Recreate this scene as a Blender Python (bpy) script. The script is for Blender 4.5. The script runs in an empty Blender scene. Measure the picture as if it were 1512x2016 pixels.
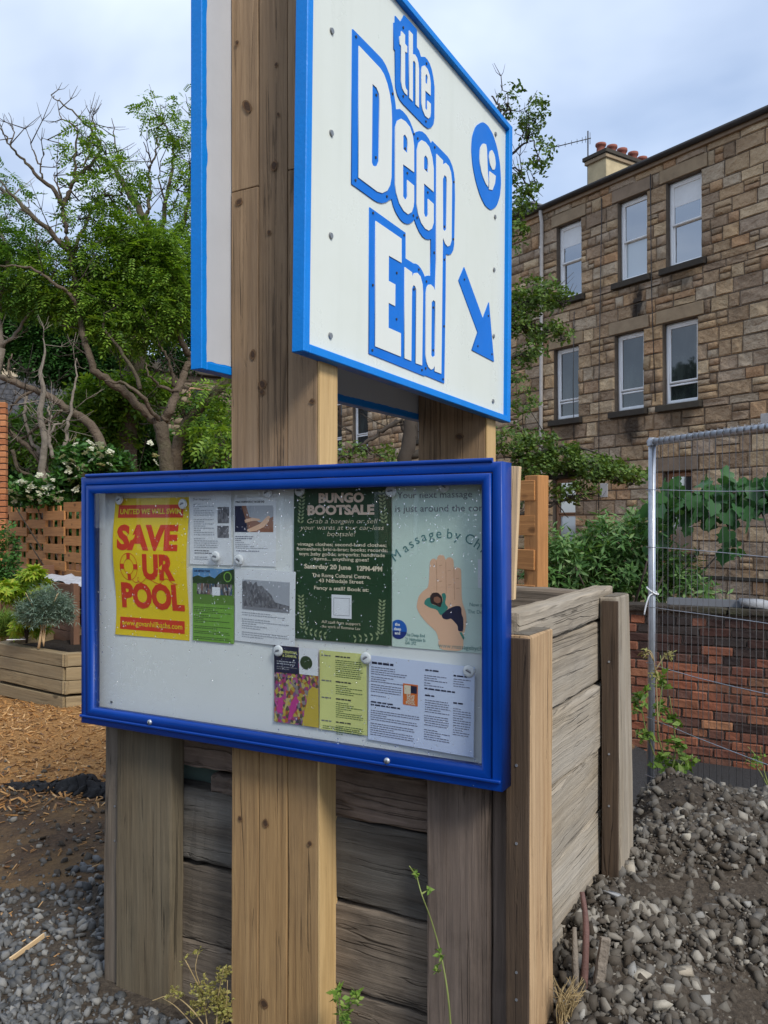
import bpy, bmesh, math, random
import numpy as np
from mathutils import Vector, Matrix

S = bpy.context.scene
COL = S.collection
R = math.radians
rng = np.random.default_rng(7)
random.seed(7)

# ------------------------------------------------------------------ camera, sky, sun, exposure
CAM_H = 1.6
cam_d = bpy.data.cameras.new("camera")
cam = bpy.data.objects.new("camera", cam_d); COL.objects.link(cam)
cam.location = (0, 0, CAM_H); cam.rotation_euler = (R(90), 0, 0)
cam_d.sensor_fit = 'VERTICAL'; cam_d.sensor_height = 36.0
cam_d.lens = 1660 / 2016 * 36.0
cam_d.shift_y = 22 / 2016
cam_d.clip_start = 0.05; cam_d.clip_end = 1500
S.camera = cam

SUN_EL, SUN_AZ = 43, 147          # azimuth from +Y towards +X
SUN_E, SUN_ANGLE = 1.5, 15
world = bpy.data.worlds.new("World"); S.world = world
world.use_nodes = True
wn = world.node_tree; wn.nodes.clear()
def wnode(t, **k):
    n = wn.nodes.new(t)
    for a, v in k.items(): setattr(n, a, v)
    return n
sky = wnode('ShaderNodeTexSky', sky_type='NISHITA', sun_disc=False, sun_elevation=R(SUN_EL), sun_rotation=R(SUN_AZ),
            air_density=1.0, dust_density=1.2, ozone_density=1.6)
geo = wnode('ShaderNodeTexCoord')
sep = wnode('ShaderNodeSeparateXYZ'); wn.links.new(geo.outputs['Generated'], sep.inputs[0])
addz = wnode('ShaderNodeMath', operation='ADD'); wn.links.new(sep.outputs['Z'], addz.inputs[0]); addz.inputs[1].default_value = 0.32
dx = wnode('ShaderNodeMath', operation='DIVIDE'); wn.links.new(sep.outputs['X'], dx.inputs[0]); wn.links.new(addz.outputs[0], dx.inputs[1])
dy = wnode('ShaderNodeMath', operation='DIVIDE'); wn.links.new(sep.outputs['Y'], dy.inputs[0]); wn.links.new(addz.outputs[0], dy.inputs[1])
cmb = wnode('ShaderNodeCombineXYZ'); wn.links.new(dx.outputs[0], cmb.inputs[0]); wn.links.new(dy.outputs[0], cmb.inputs[1]); cmb.inputs[2].default_value = 2.3
cn = wnode('ShaderNodeTexNoise'); wn.links.new(cmb.outputs[0], cn.inputs['Vector'])
cn.inputs['Scale'].default_value = 1.5; cn.inputs['Detail'].default_value = 5; cn.inputs['Roughness'].default_value = 0.5; cn.inputs['Distortion'].default_value = 0.3
cr = wnode('ShaderNodeValToRGB'); wn.links.new(cn.outputs['Fac'], cr.inputs[0])
cr.color_ramp.elements[0].position = 0.36; cr.color_ramp.elements[0].color = (0.42, 0.54, 0.77, 1)
cr.color_ramp.elements[1].position = 0.66; cr.color_ramp.elements[1].color = (0.97, 1.08, 1.25, 1)
csc = wnode('ShaderNodeVectorMath', operation='SCALE'); wn.links.new(cr.outputs[0], csc.inputs[0]); csc.inputs['Scale'].default_value = 4.3
cn2 = wnode('ShaderNodeTexNoise'); wn.links.new(cmb.outputs[0], cn2.inputs['Vector'])
cn2.inputs['Scale'].default_value = 0.9; cn2.inputs['Detail'].default_value = 4
cr2 = wnode('ShaderNodeValToRGB'); wn.links.new(cn2.outputs['Fac'], cr2.inputs[0])
cr2.color_ramp.elements[0].position = 0.36; cr2.color_ramp.elements[0].color = (0.62, 0.62, 0.62, 1)
cr2.color_ramp.elements[1].position = 0.62; cr2.color_ramp.elements[1].color = (0.95, 0.95, 0.95, 1)
mix = wnode('ShaderNodeMix', data_type='RGBA')
wn.links.new(cr2.outputs[0], mix.inputs['Factor']); wn.links.new(sky.outputs[0], mix.inputs['A']); wn.links.new(csc.outputs[0], mix.inputs['B'])
bg = wnode('ShaderNodeBackground'); bg.inputs['Strength'].default_value = 0.12
wn.links.new(mix.outputs['Result'], bg.inputs[0])
wo = wnode('ShaderNodeOutputWorld'); wn.links.new(bg.outputs[0], wo.inputs[0])

sun_d = bpy.data.lights.new("sun", 'SUN'); sun_d.energy = SUN_E; sun_d.angle = R(SUN_ANGLE); sun_d.color = (1.0, 0.95, 0.86)
sun = bpy.data.objects.new("sun", sun_d); COL.objects.link(sun); sun.location = (6, -8, 14)
L3 = Vector((math.sin(R(SUN_AZ)) * math.cos(R(SUN_EL)), math.cos(R(SUN_AZ)) * math.cos(R(SUN_EL)), math.sin(R(SUN_EL))))
sun.rotation_euler = L3.to_track_quat('Z', 'Y').to_euler()

S.view_settings.view_transform = 'Standard'; S.view_settings.look = 'None'
S.view_settings.gamma = 1.0; S.view_settings.use_curve_mapping = False
S.view_settings.exposure = 1.05
S.render.engine = 'CYCLES'
S.cycles.use_denoising = True
S.cycles.max_bounces = 8; S.cycles.transparent_max_bounces = 12
S.cycles.sample_clamp_indirect = 6.0

# ------------------------------------------------------------------ frames
TH = R(29.2); c_, s_ = math.cos(TH), math.sin(TH)
F_, CX, HY = 1660.0, 756.0, 1030.0
def W(a, b, z=0.0):                      # board frame (a along the board, b into depth) -> world
    return (c_ * a + s_ * b, -s_ * a + c_ * b, z)
def toab(x, y): return (c_ * x - s_ * y, s_ * x + c_ * y)
def P(u, v, y): return np.array(((u - CX) / F_ * y, y, CAM_H + (HY - v) / F_ * y))
def onA(u, v, a):                        # sight line meets the plane a = const -> (b, z)
    k = (u - CX) / F_; b = (-k * s_ * a - c_ * a) / (s_ - k * c_)
    return b, CAM_H + (HY - v) / F_ * (-s_ * a + c_ * b)
def onB(u, v, b):
    k = (u - CX) / F_; a = (k * c_ * b - s_ * b) / (c_ + k * s_)
    return a, CAM_H + (HY - v) / F_ * (-s_ * a + c_ * b)
RZB = -TH                                # rotation of things that face the viewer like the notice board
RZA = R(90) - TH                         # rotation of things that face +a like the big sign

# ------------------------------------------------------------------ object helpers
def link(o): COL.objects.link(o); return o
def tag(o, label=None, cat=None, group=None, kind=None):
    if label: o['label'] = label
    if cat: o['category'] = cat
    if group: o['group'] = group
    if kind: o['kind'] = kind
    return o
def thing(name, label, cat, loc=(0, 0, 0), rz=0.0, group=None):
    o = link(bpy.data.objects.new(name, None)); o.empty_display_size = 0.1
    o.location = loc; o.rotation_euler = (0, 0, rz)
    return tag(o, label, cat, group)
_matmesh = {}
def part(name, me, m, parent=None, loc=(0, 0, 0), rot=(0, 0, 0), scale=(1, 1, 1), label=None, kind=None):
    if m is not None:
        if len(me.materials) == 0: me.materials.append(m)
        elif me.materials[0] != m:
            k = (me.name, m.name)
            if k not in _matmesh:
                q = me.copy(); q.materials.clear(); q.materials.append(m); _matmesh[k] = q
            me = _matmesh[k]
    o = link(bpy.data.objects.new(name, me)); o.parent = parent
    o.location = loc; o.rotation_euler = rot; o.scale = scale
    if label: o['label'] = label
    if kind: o['kind'] = kind
    return o
def copy_tree(o, parent=None):
    q = o.copy(); link(q); q.parent = parent
    for ch in list(o.children): copy_tree(ch, q)
    return q
def npmesh(name, V, Fq, smooth=False):
    V = np.asarray(V, dtype=np.float32); Fq = np.asarray(Fq, dtype=np.int32)
    me = bpy.data.meshes.new(name); n, k = Fq.shape
    me.vertices.add(len(V)); me.vertices.foreach_set('co', V.ravel())
    me.loops.add(n * k); me.loops.foreach_set('vertex_index', Fq.ravel())
    me.polygons.add(n); me.polygons.foreach_set('loop_start', np.arange(0, n * k, k, dtype=np.int32))
    if smooth: me.polygons.foreach_set('use_smooth', np.ones(n, dtype=bool))
    me.update(calc_edges=True); return me
_box = {}
def box(w, d, h, bev=0.0):
    k = (round(w, 4), round(d, 4), round(h, 4), bev)
    if k in _box: return _box[k]
    bm = bmesh.new(); bmesh.ops.create_cube(bm, size=1)
    for v in bm.verts: v.co = Vector((v.co.x * w, v.co.y * d, v.co.z * h))
    if bev > 0: bmesh.ops.bevel(bm, geom=list(bm.edges), offset=bev, segments=1, affect='EDGES')
    me = bpy.data.meshes.new("box"); bm.to_mesh(me); bm.free(); _box[k] = me; return me
def plank(w, d, l, bev=0.004, jit=0.002, seed=0, cuts=7):
    rr = random.Random(seed)
    bm = bmesh.new(); bmesh.ops.create_cube(bm, size=1)
    for v in bm.verts: v.co = Vector((v.co.x * w, v.co.y * d, v.co.z * l))
    le = [e for e in bm.edges if abs(e.verts[0].co.z - e.verts[1].co.z) > l * .5]
    bmesh.ops.bevel(bm, geom=list(bm.edges), offset=bev, segments=2, affect='EDGES', profile=.6)
    le = [e for e in bm.edges if abs(e.verts[0].co.z - e.verts[1].co.z) > l * .5]
    bmesh.ops.subdivide_edges(bm, edges=le, cuts=cuts, use_grid_fill=True)
    ph = [rr.uniform(0, 6.3) for _ in range(6)]
    for v in bm.verts:
        t = v.co.z
        v.co.x += jit * math.sin(t * 3.1 + ph[0]) + rr.uniform(-1, 1) * jit * .45
        v.co.y += jit * .8 * math.sin(t * 2.3 + ph[1]) + rr.uniform(-1, 1) * jit * .45
    me = bpy.data.meshes.new("plank"); bm.to_mesh(me); bm.free(); return me
def tube(pts, rad, n=7):
    pts = np.asarray(pts, float); m = len(pts)
    rad = np.full(m, rad) if np.isscalar(rad) else np.asarray(rad, float)
    t = np.gradient(pts, axis=0); t /= np.linalg.norm(t, axis=1, keepdims=True) + 1e-9
    ref = np.array((0, 0, 1.)) if abs(t[0, 2]) < .9 else np.array((1., 0, 0))
    V = []
    for i in range(m):
        x = np.cross(ref, t[i]); x /= np.linalg.norm(x) + 1e-9; y = np.cross(t[i], x); ref = np.cross(x, t[i]) * -1 if False else ref
        a = np.arange(n) * 2 * math.pi / n
        V.append(pts[i] + rad[i] * (np.cos(a)[:, None] * x + np.sin(a)[:, None] * y))
    V = np.concatenate(V)
    Fq = []
    for i in range(m - 1):
        for j in range(n):
            Fq.append((i * n + j, i * n + (j + 1) % n, (i + 1) * n + (j + 1) % n, (i + 1) * n + j))
    V = np.concatenate([V, pts[:1], pts[-1:]]); k = m * n
    for j in range(n):
        Fq.append((k, (j + 1) % n, j, k)); Fq.append((k + 1, (m - 1) * n + j, (m - 1) * n + (j + 1) % n, k + 1))
    Fq = [f for f in Fq if True]
    return V, np.array(Fq)
def fixdeg(V, Fq):                        # quads whose last corner repeats the first become triangles in from_pydata
    return [tuple(int(i) for i in (f[:3] if f[3] == f[0] else f)) for f in Fq]
def tubes_mesh(name, list_pr, n=7, smooth=True):
    Vs, Fs, o = [], [], 0
    for pts, rad in list_pr:
        V, Fq = tube(pts, rad, n); Vs.append(V); Fs += fixdeg(V, Fq + o); o += len(V)
        # degenerate caps keep their index test before the offset
    me = bpy.data.meshes.new(name); me.from_pydata(np.concatenate(Vs).tolist(), [], Fs)
    if smooth: me.polygons.foreach_set('use_smooth', np.ones(len(me.polygons), dtype=bool))
    me.update(); return me
def spl(pts, n=5):                        # Catmull-Rom through points
    p = np.asarray(pts, float); p = np.vstack([2 * p[0] - p[1], p, 2 * p[-1] - p[-2]]); out = []
    for i in range(1, len(p) - 2):
        for t in np.linspace(0, 1, n, endpoint=False):
            a, b, c, d = p[i - 1:i + 3]
            out.append(.5 * ((2 * b) + (-a + c) * t + (2 * a - 5 * b + 4 * c - d) * t * t + (-a + 3 * b - 3 * c + d) * t ** 3))
    out.append(p[-2]); return np.array(out)
def cyl(r, h, n=20, r2=None, bev=0.0):
    bm = bmesh.new(); bmesh.ops.create_cone(bm, cap_ends=True, segments=n, radius1=r, radius2=r if r2 is None else r2, depth=h)
    if bev: bmesh.ops.bevel(bm, geom=[e for e in bm.edges if abs(e.verts[0].co.z - e.verts[1].co.z) < h * .5], offset=bev, segments=2, affect='EDGES')
    me = bpy.data.meshes.new("cyl"); bm.to_mesh(me); bm.free()
    return me
def lathe(prof, n=20):
    V, Fq = [], []
    for r, z in prof:
        for j in range(n): a = 2 * math.pi * j / n; V.append((r * math.cos(a), r * math.sin(a), z))
    for i in range(len(prof) - 1):
        for j in range(n): Fq.append((i * n + j, i * n + (j + 1) % n, (i + 1) * n + (j + 1) % n, (i + 1) * n + j))
    return npmesh("lathe", V, Fq, True)
def curve_mesh(cu):
    ob = bpy.data.objects.new("tmp", cu); me = bpy.data.meshes.new_from_object(ob)
    bpy.data.objects.remove(ob); return me
def upright(me, warp=None):               # XY drawing -> XZ plane that faces -Y
    n = len(me.vertices); co = np.empty(n * 3, np.float32); me.vertices.foreach_get('co', co); co = co.reshape(-1, 3)
    q = np.stack([co[:, 0], -co[:, 2], co[:, 1]], 1)
    if warp is not None: q = warp(q)
    me.vertices.foreach_set('co', q.ravel().astype(np.float32)); me.update(); return me
def poly(loops, ext=0.0, warp=None):
    cu = bpy.data.curves.new("poly", 'CURVE'); cu.dimensions = '2D'; cu.fill_mode = 'BOTH' if ext else 'FRONT'
    for lp in loops:
        sp = cu.splines.new('POLY'); sp.points.add(len(lp) - 1)
        for p, q in zip(sp.points, lp): p.co = (q[0], q[1], 0, 1)
        sp.use_cyclic_u = True
    cu.extrude = ext
    return upright(curve_mesh(cu), warp)
def text(s, size, align='CENTER', off=0.0, shear=0.0, space=1.0, sx=1.0, warp=None, res=3, lsp=1.0):
    cu = bpy.data.curves.new("text", 'FONT'); cu.body = s; cu.size = size; cu.align_x = align; cu.offset = off; cu.shear = shear
    cu.space_character = space; cu.resolution_u = res; cu.fill_mode = 'FRONT'; cu.space_line = lsp
    me = curve_mesh(cu)
    if sx != 1.0:
        for v in me.vertices: v.co.x *= sx
    return upright(me, warp)
def rectgrid(x0, z0, x1, z1, nx=1, nz=1, y=0.0, warp=None):
    X, Z = np.meshgrid(np.linspace(x0, x1, nx + 1), np.linspace(z0, z1, nz + 1))
    V = np.stack([X.ravel(), np.full(X.size, y), Z.ravel()], 1); Fq = []
    for j in range(nz):
        for i in range(nx): k = j * (nx + 1) + i; Fq.append((k, k + 1, k + nx + 2, k + nx + 1))
    if warp is not None: V = warp(V)
    return npmesh("sheet", V, Fq, True)
def rects(rs, warp=None):
    V, Fq = [], []
    for x0, z0, x1, z1 in rs:
        k = len(V); V += [(x0, 0, z0), (x1, 0, z0), (x1, 0, z1), (x0, 0, z1)]; Fq.append((k, k + 1, k + 2, k + 3))
    V = np.array(V, float)
    if warp is not None: V = warp(V)
    return npmesh("print", V, Fq)
def ellipse(cx, cz, rx, rz, n=28): return [(cx + rx * math.cos(t), cz + rz * math.sin(t)) for t in np.linspace(0, 2 * math.pi, n, endpoint=False)]

# ------------------------------------------------------------------ instancing into one mesh (stuff)
def rotmats(yaw, pitch, roll):
    cy, sy, cp, sp, cr_, sr = np.cos(yaw), np.sin(yaw), np.cos(pitch), np.sin(pitch), np.cos(roll), np.sin(roll)
    Z = np.zeros_like(cy); O = np.ones_like(cy)
    Rz = np.stack([np.stack([cy, -sy, Z], -1), np.stack([sy, cy, Z], -1), np.stack([Z, Z, O], -1)], -2)
    Ry = np.stack([np.stack([cp, Z, sp], -1), np.stack([Z, O, Z], -1), np.stack([-sp, Z, cp], -1)], -2)
    Rx = np.stack([np.stack([O, Z, Z], -1), np.stack([Z, cr_, -sr], -1), np.stack([Z, sr, cr_], -1)], -2)
    return Rz @ Ry @ Rx
def inst(templates, pos, mats, scale):
    """templates: list of (V, F) with equal face size; a random one per position -> V, F"""
    pos = np.asarray(pos, float); n = len(pos); which = rng.integers(0, len(templates), n)
    scale = np.asarray(scale, float)
    if scale.ndim == 1: scale = np.repeat(scale[:, None], 3, 1)
    Vs, Fs, o = [], [], 0
    for t, (V, Fq) in enumerate(templates):
        ix = np.nonzero(which == t)[0]
        if not len(ix): continue
        q = np.einsum('kij,knj->kni', mats[ix], V[None] * scale[ix][:, None, :]) + pos[ix][:, None, :]
        Vs.append(q.reshape(-1, 3)); f = Fq[None] + (np.arange(len(ix)) * len(V))[:, None, None] + o
        Fs.append(f.reshape(-1, Fq.shape[1])); o += len(ix) * len(V)
    return np.concatenate(Vs), np.concatenate(Fs)
def hullstone(seed, flat=.7):
    rr = np.random.default_rng(seed)
    p = np.array([(x, y, z) for x in (-1, 1) for y in (-1, 1) for z in (-1, 1)], float) * .62 + rr.normal(0, .19, (8, 3))
    p = np.vstack([p, rr.normal(0, .5, (2, 3)) + np.sign(rr.normal(size=(2, 3))) * .2]) * np.array((1.1, rr.uniform(.6, .95), rr.uniform(.35, .7) * flat / .7))
    bm = bmesh.new(); [bm.verts.new(q) for q in p]
    r = bmesh.ops.convex_hull(bm, input=list(bm.verts))
    bmesh.ops.delete(bm, geom=[v for v in bm.verts if not v.link_faces], context='VERTS')
    bmesh.ops.triangulate(bm, faces=list(bm.faces)); bm.verts.index_update()
    V = np.array([v.co[:] for v in bm.verts]); Fq = np.array([[v.index for v in f.verts] for f in bm.faces]); bm.free()
    return V, Fq
def leaf(l, w, fold=.15, droop=.1):
    V = np.array([(0, 0, 0), (.45 * l, w, fold * w), (l, 0, -droop * l), (.45 * l, -w, fold * w), (.5 * l, 0, -fold * w * .5)])
    Fq = np.array([(0, 4, 1), (4, 2, 1), (0, 3, 4), (4, 3, 2)]); return V, Fq
def merge(parts):
    Vs, Fs, o = [], [], 0
    for V, Fq in parts: Vs.append(V); Fs.append(Fq + o); o += len(V)
    return np.concatenate(Vs), np.concatenate(Fs)
def xf(VF, yaw=0, pitch=0, roll=0, t=(0, 0, 0), s=1.0):
    M = rotmats(np.array([yaw]), np.array([pitch]), np.array([roll]))[0]; return (VF[0] * s) @ M.T + np.array(t), VF[1]
def thin_leaf(l, w):
    V = np.array([(0, 0, 0), (.4 * l, w, 0), (l, 0, -.08 * l), (.4 * l, -w, 0)]); return V, np.array([(0, 2, 1), (0, 3, 2)])
def spray_pinnate():
    ps = []
    for i in range(5):
        for sd in (-1, 1):
            ps.append(xf(thin_leaf(.34, .075), sd * 1.05, random.uniform(-.1, .35), 0, (.16 + .19 * i, 0, -.05 * i * i * .35)))
    ps.append(xf(thin_leaf(.34, .08), 0, .2, 0, (1.05, 0, -.4))); return merge(ps)
def spray_simple(n=8, l=.42, w=.13):
    ps = []
    for i in range(n): ps.append(xf(thin_leaf(l * random.uniform(.7, 1.1), w), random.uniform(0, 6.3), random.uniform(-.7, .5), random.uniform(-.6, .6), (random.uniform(-.35, .35), random.uniform(-.35, .35), random.uniform(-.25, .25))))
    return merge(ps)
def spray_lance(n=9):
    ps = []
    for i in range(n): ps.append(xf(leaf(.62, .085), i * 2.4, -.75 + .16 * (n - i) * .9, 0, (0, 0, i * .11)))
    return merge(ps)
def ell_points(c, r, n, shell=.35):
    d = rng.normal(size=(n, 3)); d /= np.linalg.norm(d, axis=1, keepdims=True)
    k = shell + (1 - shell) * rng.random(n) ** .6
    return np.asarray(c) + d * k[:, None] * np.asarray(r), d
def foliage(clumps, templates, size, sv=.3, droop=.25):
    """clumps: (centre, radii, n). returns V, F"""
    Ps, Ds = [], []
    for c, r, n in clumps:
        p, d = ell_points(c, r, n); Ps.append(p); Ds.append(d)
    Pn, Dn = np.concatenate(Ps), np.concatenate(Ds); n = len(Pn)
    yaw = np.arctan2(Dn[:, 1], Dn[:, 0]) + rng.normal(0, .8, n); pitch = -Dn[:, 2] * .6 + droop + rng.normal(0, .35, n)
    return inst(templates, Pn, rotmats(yaw, pitch, rng.normal(0, .5, n)), size * rng.uniform(1 - sv, 1 + sv, n))
# ------------------------------------------------------------------ materials
class NT:
    def __init__(s, name):
        s.m = bpy.data.materials.new(name); s.m.use_nodes = True; s.t = s.m.node_tree; s.t.nodes.clear()
        s.out = s.n('ShaderNodeOutputMaterial'); s.b = s.n('ShaderNodeBsdfPrincipled'); s.l(s.b.outputs[0], s.out.inputs[0])
    def n(s, t, **k):
        q = s.t.nodes.new(t)
        for a, v in k.items(): setattr(q, a, v)
        return q
    def l(s, a, b): s.t.links.new(a, b)
    def coord(s, kind='Object', scale=(1, 1, 1), rand=None):
        tc = s.n('ShaderNodeTexCoord'); mp = s.n('ShaderNodeMapping'); mp.inputs['Scale'].default_value = scale
        src = tc.outputs[kind] if kind != 'Position' else s.n('ShaderNodeNewGeometry').outputs['Position']
        if rand is not None:
            v = s.n('ShaderNodeVectorMath', operation='SCALE'); v.inputs[0].default_value = (17, 31, 9); s.l(rand, v.inputs['Scale'])
            a = s.n('ShaderNodeVectorMath', operation='ADD'); s.l(src, a.inputs[0]); s.l(v.outputs[0], a.inputs[1]); src = a.outputs[0]
        s.l(src, mp.inputs['Vector']); return mp.outputs[0]
    def rnd(s, island=False):
        return s.n('ShaderNodeNewGeometry').outputs['Random Per Island'] if island else s.n('ShaderNodeObjectInfo').outputs['Random']
    def noise(s, vec, scale, detail=4, rough=.55, dist=0.0):
        q = s.n('ShaderNodeTexNoise'); s.l(vec, q.inputs['Vector']); q.inputs['Scale'].default_value = scale
        q.inputs['Detail'].default_value = detail; q.inputs['Roughness'].default_value = rough; q.inputs['Distortion'].default_value = dist
        return q.outputs['Fac']
    def ramp(s, f, stops, interp='LINEAR'):
        q = s.n('ShaderNodeValToRGB'); s.l(f, q.inputs[0]); e = q.color_ramp; e.interpolation = interp
        while len(e.elements) < len(stops): e.elements.new(.5)
        for el, (p, col) in zip(e.elements, stops):
            el.position = p; el.color = tuple(col) + (1,) if hasattr(col, '__len__') else (col, col, col, 1)
        return q.outputs[0]
    def mix(s, f, a, b, mode='MIX'):
        q = s.n('ShaderNodeMix', data_type='RGBA', blend_type=mode, clamp_factor=True)
        for v, i in ((f, 'Factor'), (a, 'A'), (b, 'B')):
            if hasattr(v, 'links') or hasattr(v, 'is_linked'): s.l(v, q.inputs[i])
            elif i == 'Factor': q.inputs[i].default_value = v
            else: q.inputs[i].default_value = tuple(v) + (1,)
        return q.outputs['Result']
    def math(s, op, a, b=None, c=None):
        q = s.n('ShaderNodeMath', operation=op)
        for i, v in enumerate((a, b, c)):
            if v is None: continue
            if hasattr(v, 'is_linked'): s.l(v, q.inputs[i])
            else: q.inputs[i].default_value = v
        return q.outputs[0]
    def bump(s, h, strength, dist=.01):
        q = s.n('ShaderNodeBump'); q.inputs['Strength'].default_value = strength; q.inputs['Distance'].default_value = dist
        s.l(h, q.inputs['Height']); s.l(q.outputs[0], s.b.inputs['Normal'])
    def fin(s, col=None, rough=.6, metal=0.0, spec=.5):
        if col is not None:
            if hasattr(col, 'is_linked'): s.l(col, s.b.inputs['Base Color'])
            else: s.b.inputs['Base Color'].default_value = tuple(col) + (1,)
        if hasattr(rough, 'is_linked'): s.l(rough, s.b.inputs['Roughness'])
        else: s.b.inputs['Roughness'].default_value = rough
        s.b.inputs['Metallic'].default_value = metal; s.b.inputs['Specular IOR Level'].default_value = spec
        return s.m

def paint(name, col, rough=.4, var=.06, bump=0.0, scale=14, metal=0.0, spec=.5):
    q = NT(name); v = q.coord('Object'); n = q.noise(v, scale, 5)
    col2 = q.mix(n, [x * (1 - var * 2) for x in col], [min(1, x * (1 + var * 2)) for x in col])
    if bump: q.bump(q.noise(v, scale * 6, 3), bump, .004)
    return q.fin(col2, q.ramp(q.noise(v, scale * .6, 4), [(.3, max(.02, rough - .08)), (.7, rough + .1)]), metal, spec)

def wood(name, dark, light, grey=(.2, .18, .16), gamt=.3, stain=(.05, .04, .03), samt=.3, bump=.5, knots=True, hv=.18, rough=.8, fine=1.0, crack=.5):
    q = NT(name); r = q.rnd(); v1 = q.coord('Object', (1, 1, .035), r); v2 = q.coord('Object', (1, 1, .12), r); v3 = q.coord('Object', (1, 1, .5), r)
    f1 = q.noise(v1, 95 * fine, 6, .65, .6); f2 = q.noise(v1, 28 * fine, 4, .6, 1.2); f3 = q.noise(v2, 7, 4, .6); f4 = q.noise(v3, 5.5, 7, .68)
    g = q.math('ADD', q.math('MULTIPLY', f1, .55), q.math('MULTIPLY', f2, .45))
    col = q.ramp(g, [(.32, dark), (.52, [(a + b) / 2 for a, b in zip(dark, light)]), (.68, light)])
    col = q.mix(q.math('MULTIPLY', q.ramp(f3, [(.38, 0.0), (.66, 1.0)]), gamt), col, grey)
    col = q.mix(q.math('MULTIPLY', q.ramp(f4, [(.52, 0.0), (.72, 1.0)]), samt), col, stain)
    h = g
    if knots:
        vv = q.coord('Object', (1, 1, .5), r); vo = q.n('ShaderNodeTexVoronoi'); q.l(vv, vo.inputs['Vector']); vo.inputs['Scale'].default_value = 6.5
        d = q.math('ADD', vo.outputs['Distance'], q.math('MULTIPLY', q.math('SUBTRACT', f2, .5), .10))
        k = q.ramp(d, [(.08, 1.0), (.12, .75), (.165, 0.0)])
        col = q.mix(q.math('MULTIPLY', k, .85), col, [x * .45 for x in dark])
    if crack:
        c1 = q.noise(q.coord('Object', (1, 1, .02), r), 22, 2, .5, .4)
        ck = q.ramp(q.math('ABSOLUTE', q.math('SUBTRACT', c1, .5)), [(.0, 1.0), (.012, 0.0)])
        ck = q.math('MULTIPLY', ck, q.ramp(f4, [(.45, 0.0), (.55, 1.0)]))
        col = q.mix(q.math('MULTIPLY', ck, crack), col, [x * .25 for x in dark]); h = q.math('SUBTRACT', g, q.math('MULTIPLY', ck, .6))
    hs = q.n('ShaderNodeHueSaturation'); q.l(col, hs.inputs['Color'])
    q.l(q.math('MULTIPLY_ADD', r, hv * 2, 1 - hv), hs.inputs['Value'])
    q.bump(h, bump, .006)
    return q.fin(hs.outputs[0], rough, 0, .3)

def pieces(name, cols, island=False, rough=.85, nscale=6, namt=.5, bump=.6, bscale=18, bdist=.02, dirt=None, spec=.3, extra=None):
    q = NT(name); r = q.rnd(island); v = q.coord('Position')
    n = len(cols); col = q.ramp(r, [((i + .5) / n, c) for i, c in enumerate(cols)], 'LINEAR')
    f = q.noise(v, nscale, 6, .62); col = q.mix(q.math('MULTIPLY', q.ramp(f, [(.3, 1.0), (.7, 0.0)]), namt), col, q.mix(1.0, col, (.45, .42, .4), 'MULTIPLY'))
    if dirt:
        f2 = q.noise(v, dirt[2] if len(dirt) > 2 else 1.1, 7, .65); col = q.mix(q.math('MULTIPLY', q.ramp(f2, [(.5, 0.0), (.72, 1.0)]), dirt[1]), col, dirt[0])
    if extra: col = extra(q, col)
    if bump: q.bump(q.math('ADD', q.noise(v, bscale, 6, .6), q.math('MULTIPLY', q.noise(v, bscale * .3, 3), 1.2)), bump, bdist)
    return q.fin(col, rough, 0, spec)

def leafmat(name, cols, trans=.35, rough=.5):
    q = NT(name); r = q.rnd(True); v = q.coord('Position'); n = len(cols)
    f = q.noise(v, 1.2, 3); x = q.math('ADD', q.math('MULTIPLY', r, .65), q.math('MULTIPLY', f, .35))
    col = q.ramp(x, [(.12 + .76 * (i + .5) / n, c) for i, c in enumerate(cols)])
    q.fin(col, rough, 0, .35)
    tr = q.n('ShaderNodeBsdfTranslucent'); q.l(q.mix(1.0, col, (1.0, 1.0, .45), 'MULTIPLY'), tr.inputs['Color'])
    ms = q.n('ShaderNodeMixShader'); ms.inputs[0].default_value = trans; q.l(q.b.outputs[0], ms.inputs[1]); q.l(tr.outputs[0], ms.inputs[2]); q.l(ms.outputs[0], q.out.inputs[0])
    return q.m

def glassmat(name, tint=(1, 1, 1), f0=.05, rough=0.0):
    q = NT(name); tr = q.n('ShaderNodeBsdfTransparent'); tr.inputs[0].default_value = tuple(tint) + (1,)
    gl = q.n('ShaderNodeBsdfGlossy'); gl.inputs['Roughness'].default_value = rough
    lw = q.n('ShaderNodeLayerWeight'); lw.inputs[0].default_value = .5       # Schlick, the same from both sides of the pane
    f = q.math('MULTIPLY_ADD', q.math('POWER', lw.outputs['Facing'], 5.0), 1 - f0, f0)
    ms = q.n('ShaderNodeMixShader'); q.l(f, ms.inputs[0]); q.l(tr.outputs[0], ms.inputs[1]); q.l(gl.outputs[0], ms.inputs[2]); q.l(ms.outputs[0], q.out.inputs[0])
    return q.m

M = {}
M['wood_sign'] = wood('sawn_softwood', (.205, .118, .050), (.45, .285, .128), (.31, .21, .115), .35, (.12, .08, .05), .35, .7, False, .10, .8, 1.0, .65)
M['wood_sign_shade'] = wood('shaded_softwood', (.18, .112, .06), (.40, .27, .155), (.29, .21, .14), .35, (.12, .08, .05), .35, .7, False, .10, .8, 1.0, .65)
M['wood_fresh_lit'] = wood('lit_fresh_timber', (.40, .25, .10), (.66, .46, .22), (.5, .36, .19), .25, (.2, .13, .07), .2, .5, True, .08, .75)
M['wood_sleeper'] = wood('weathered_sleeper', (.065, .05, .038), (.25, .20, .15), (.20, .175, .145), .45, (.03, .026, .022), .65, 1.0, False, .34, .85, 1.0, .5)
M['wood_black'] = wood('blackened_sleeper', (.024, .019, .015), (.10, .083, .066), (.27, .26, .235), .42, (.014, .012, .010), .5, 1.0, False, .15, .85, 1.0, .5)
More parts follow.
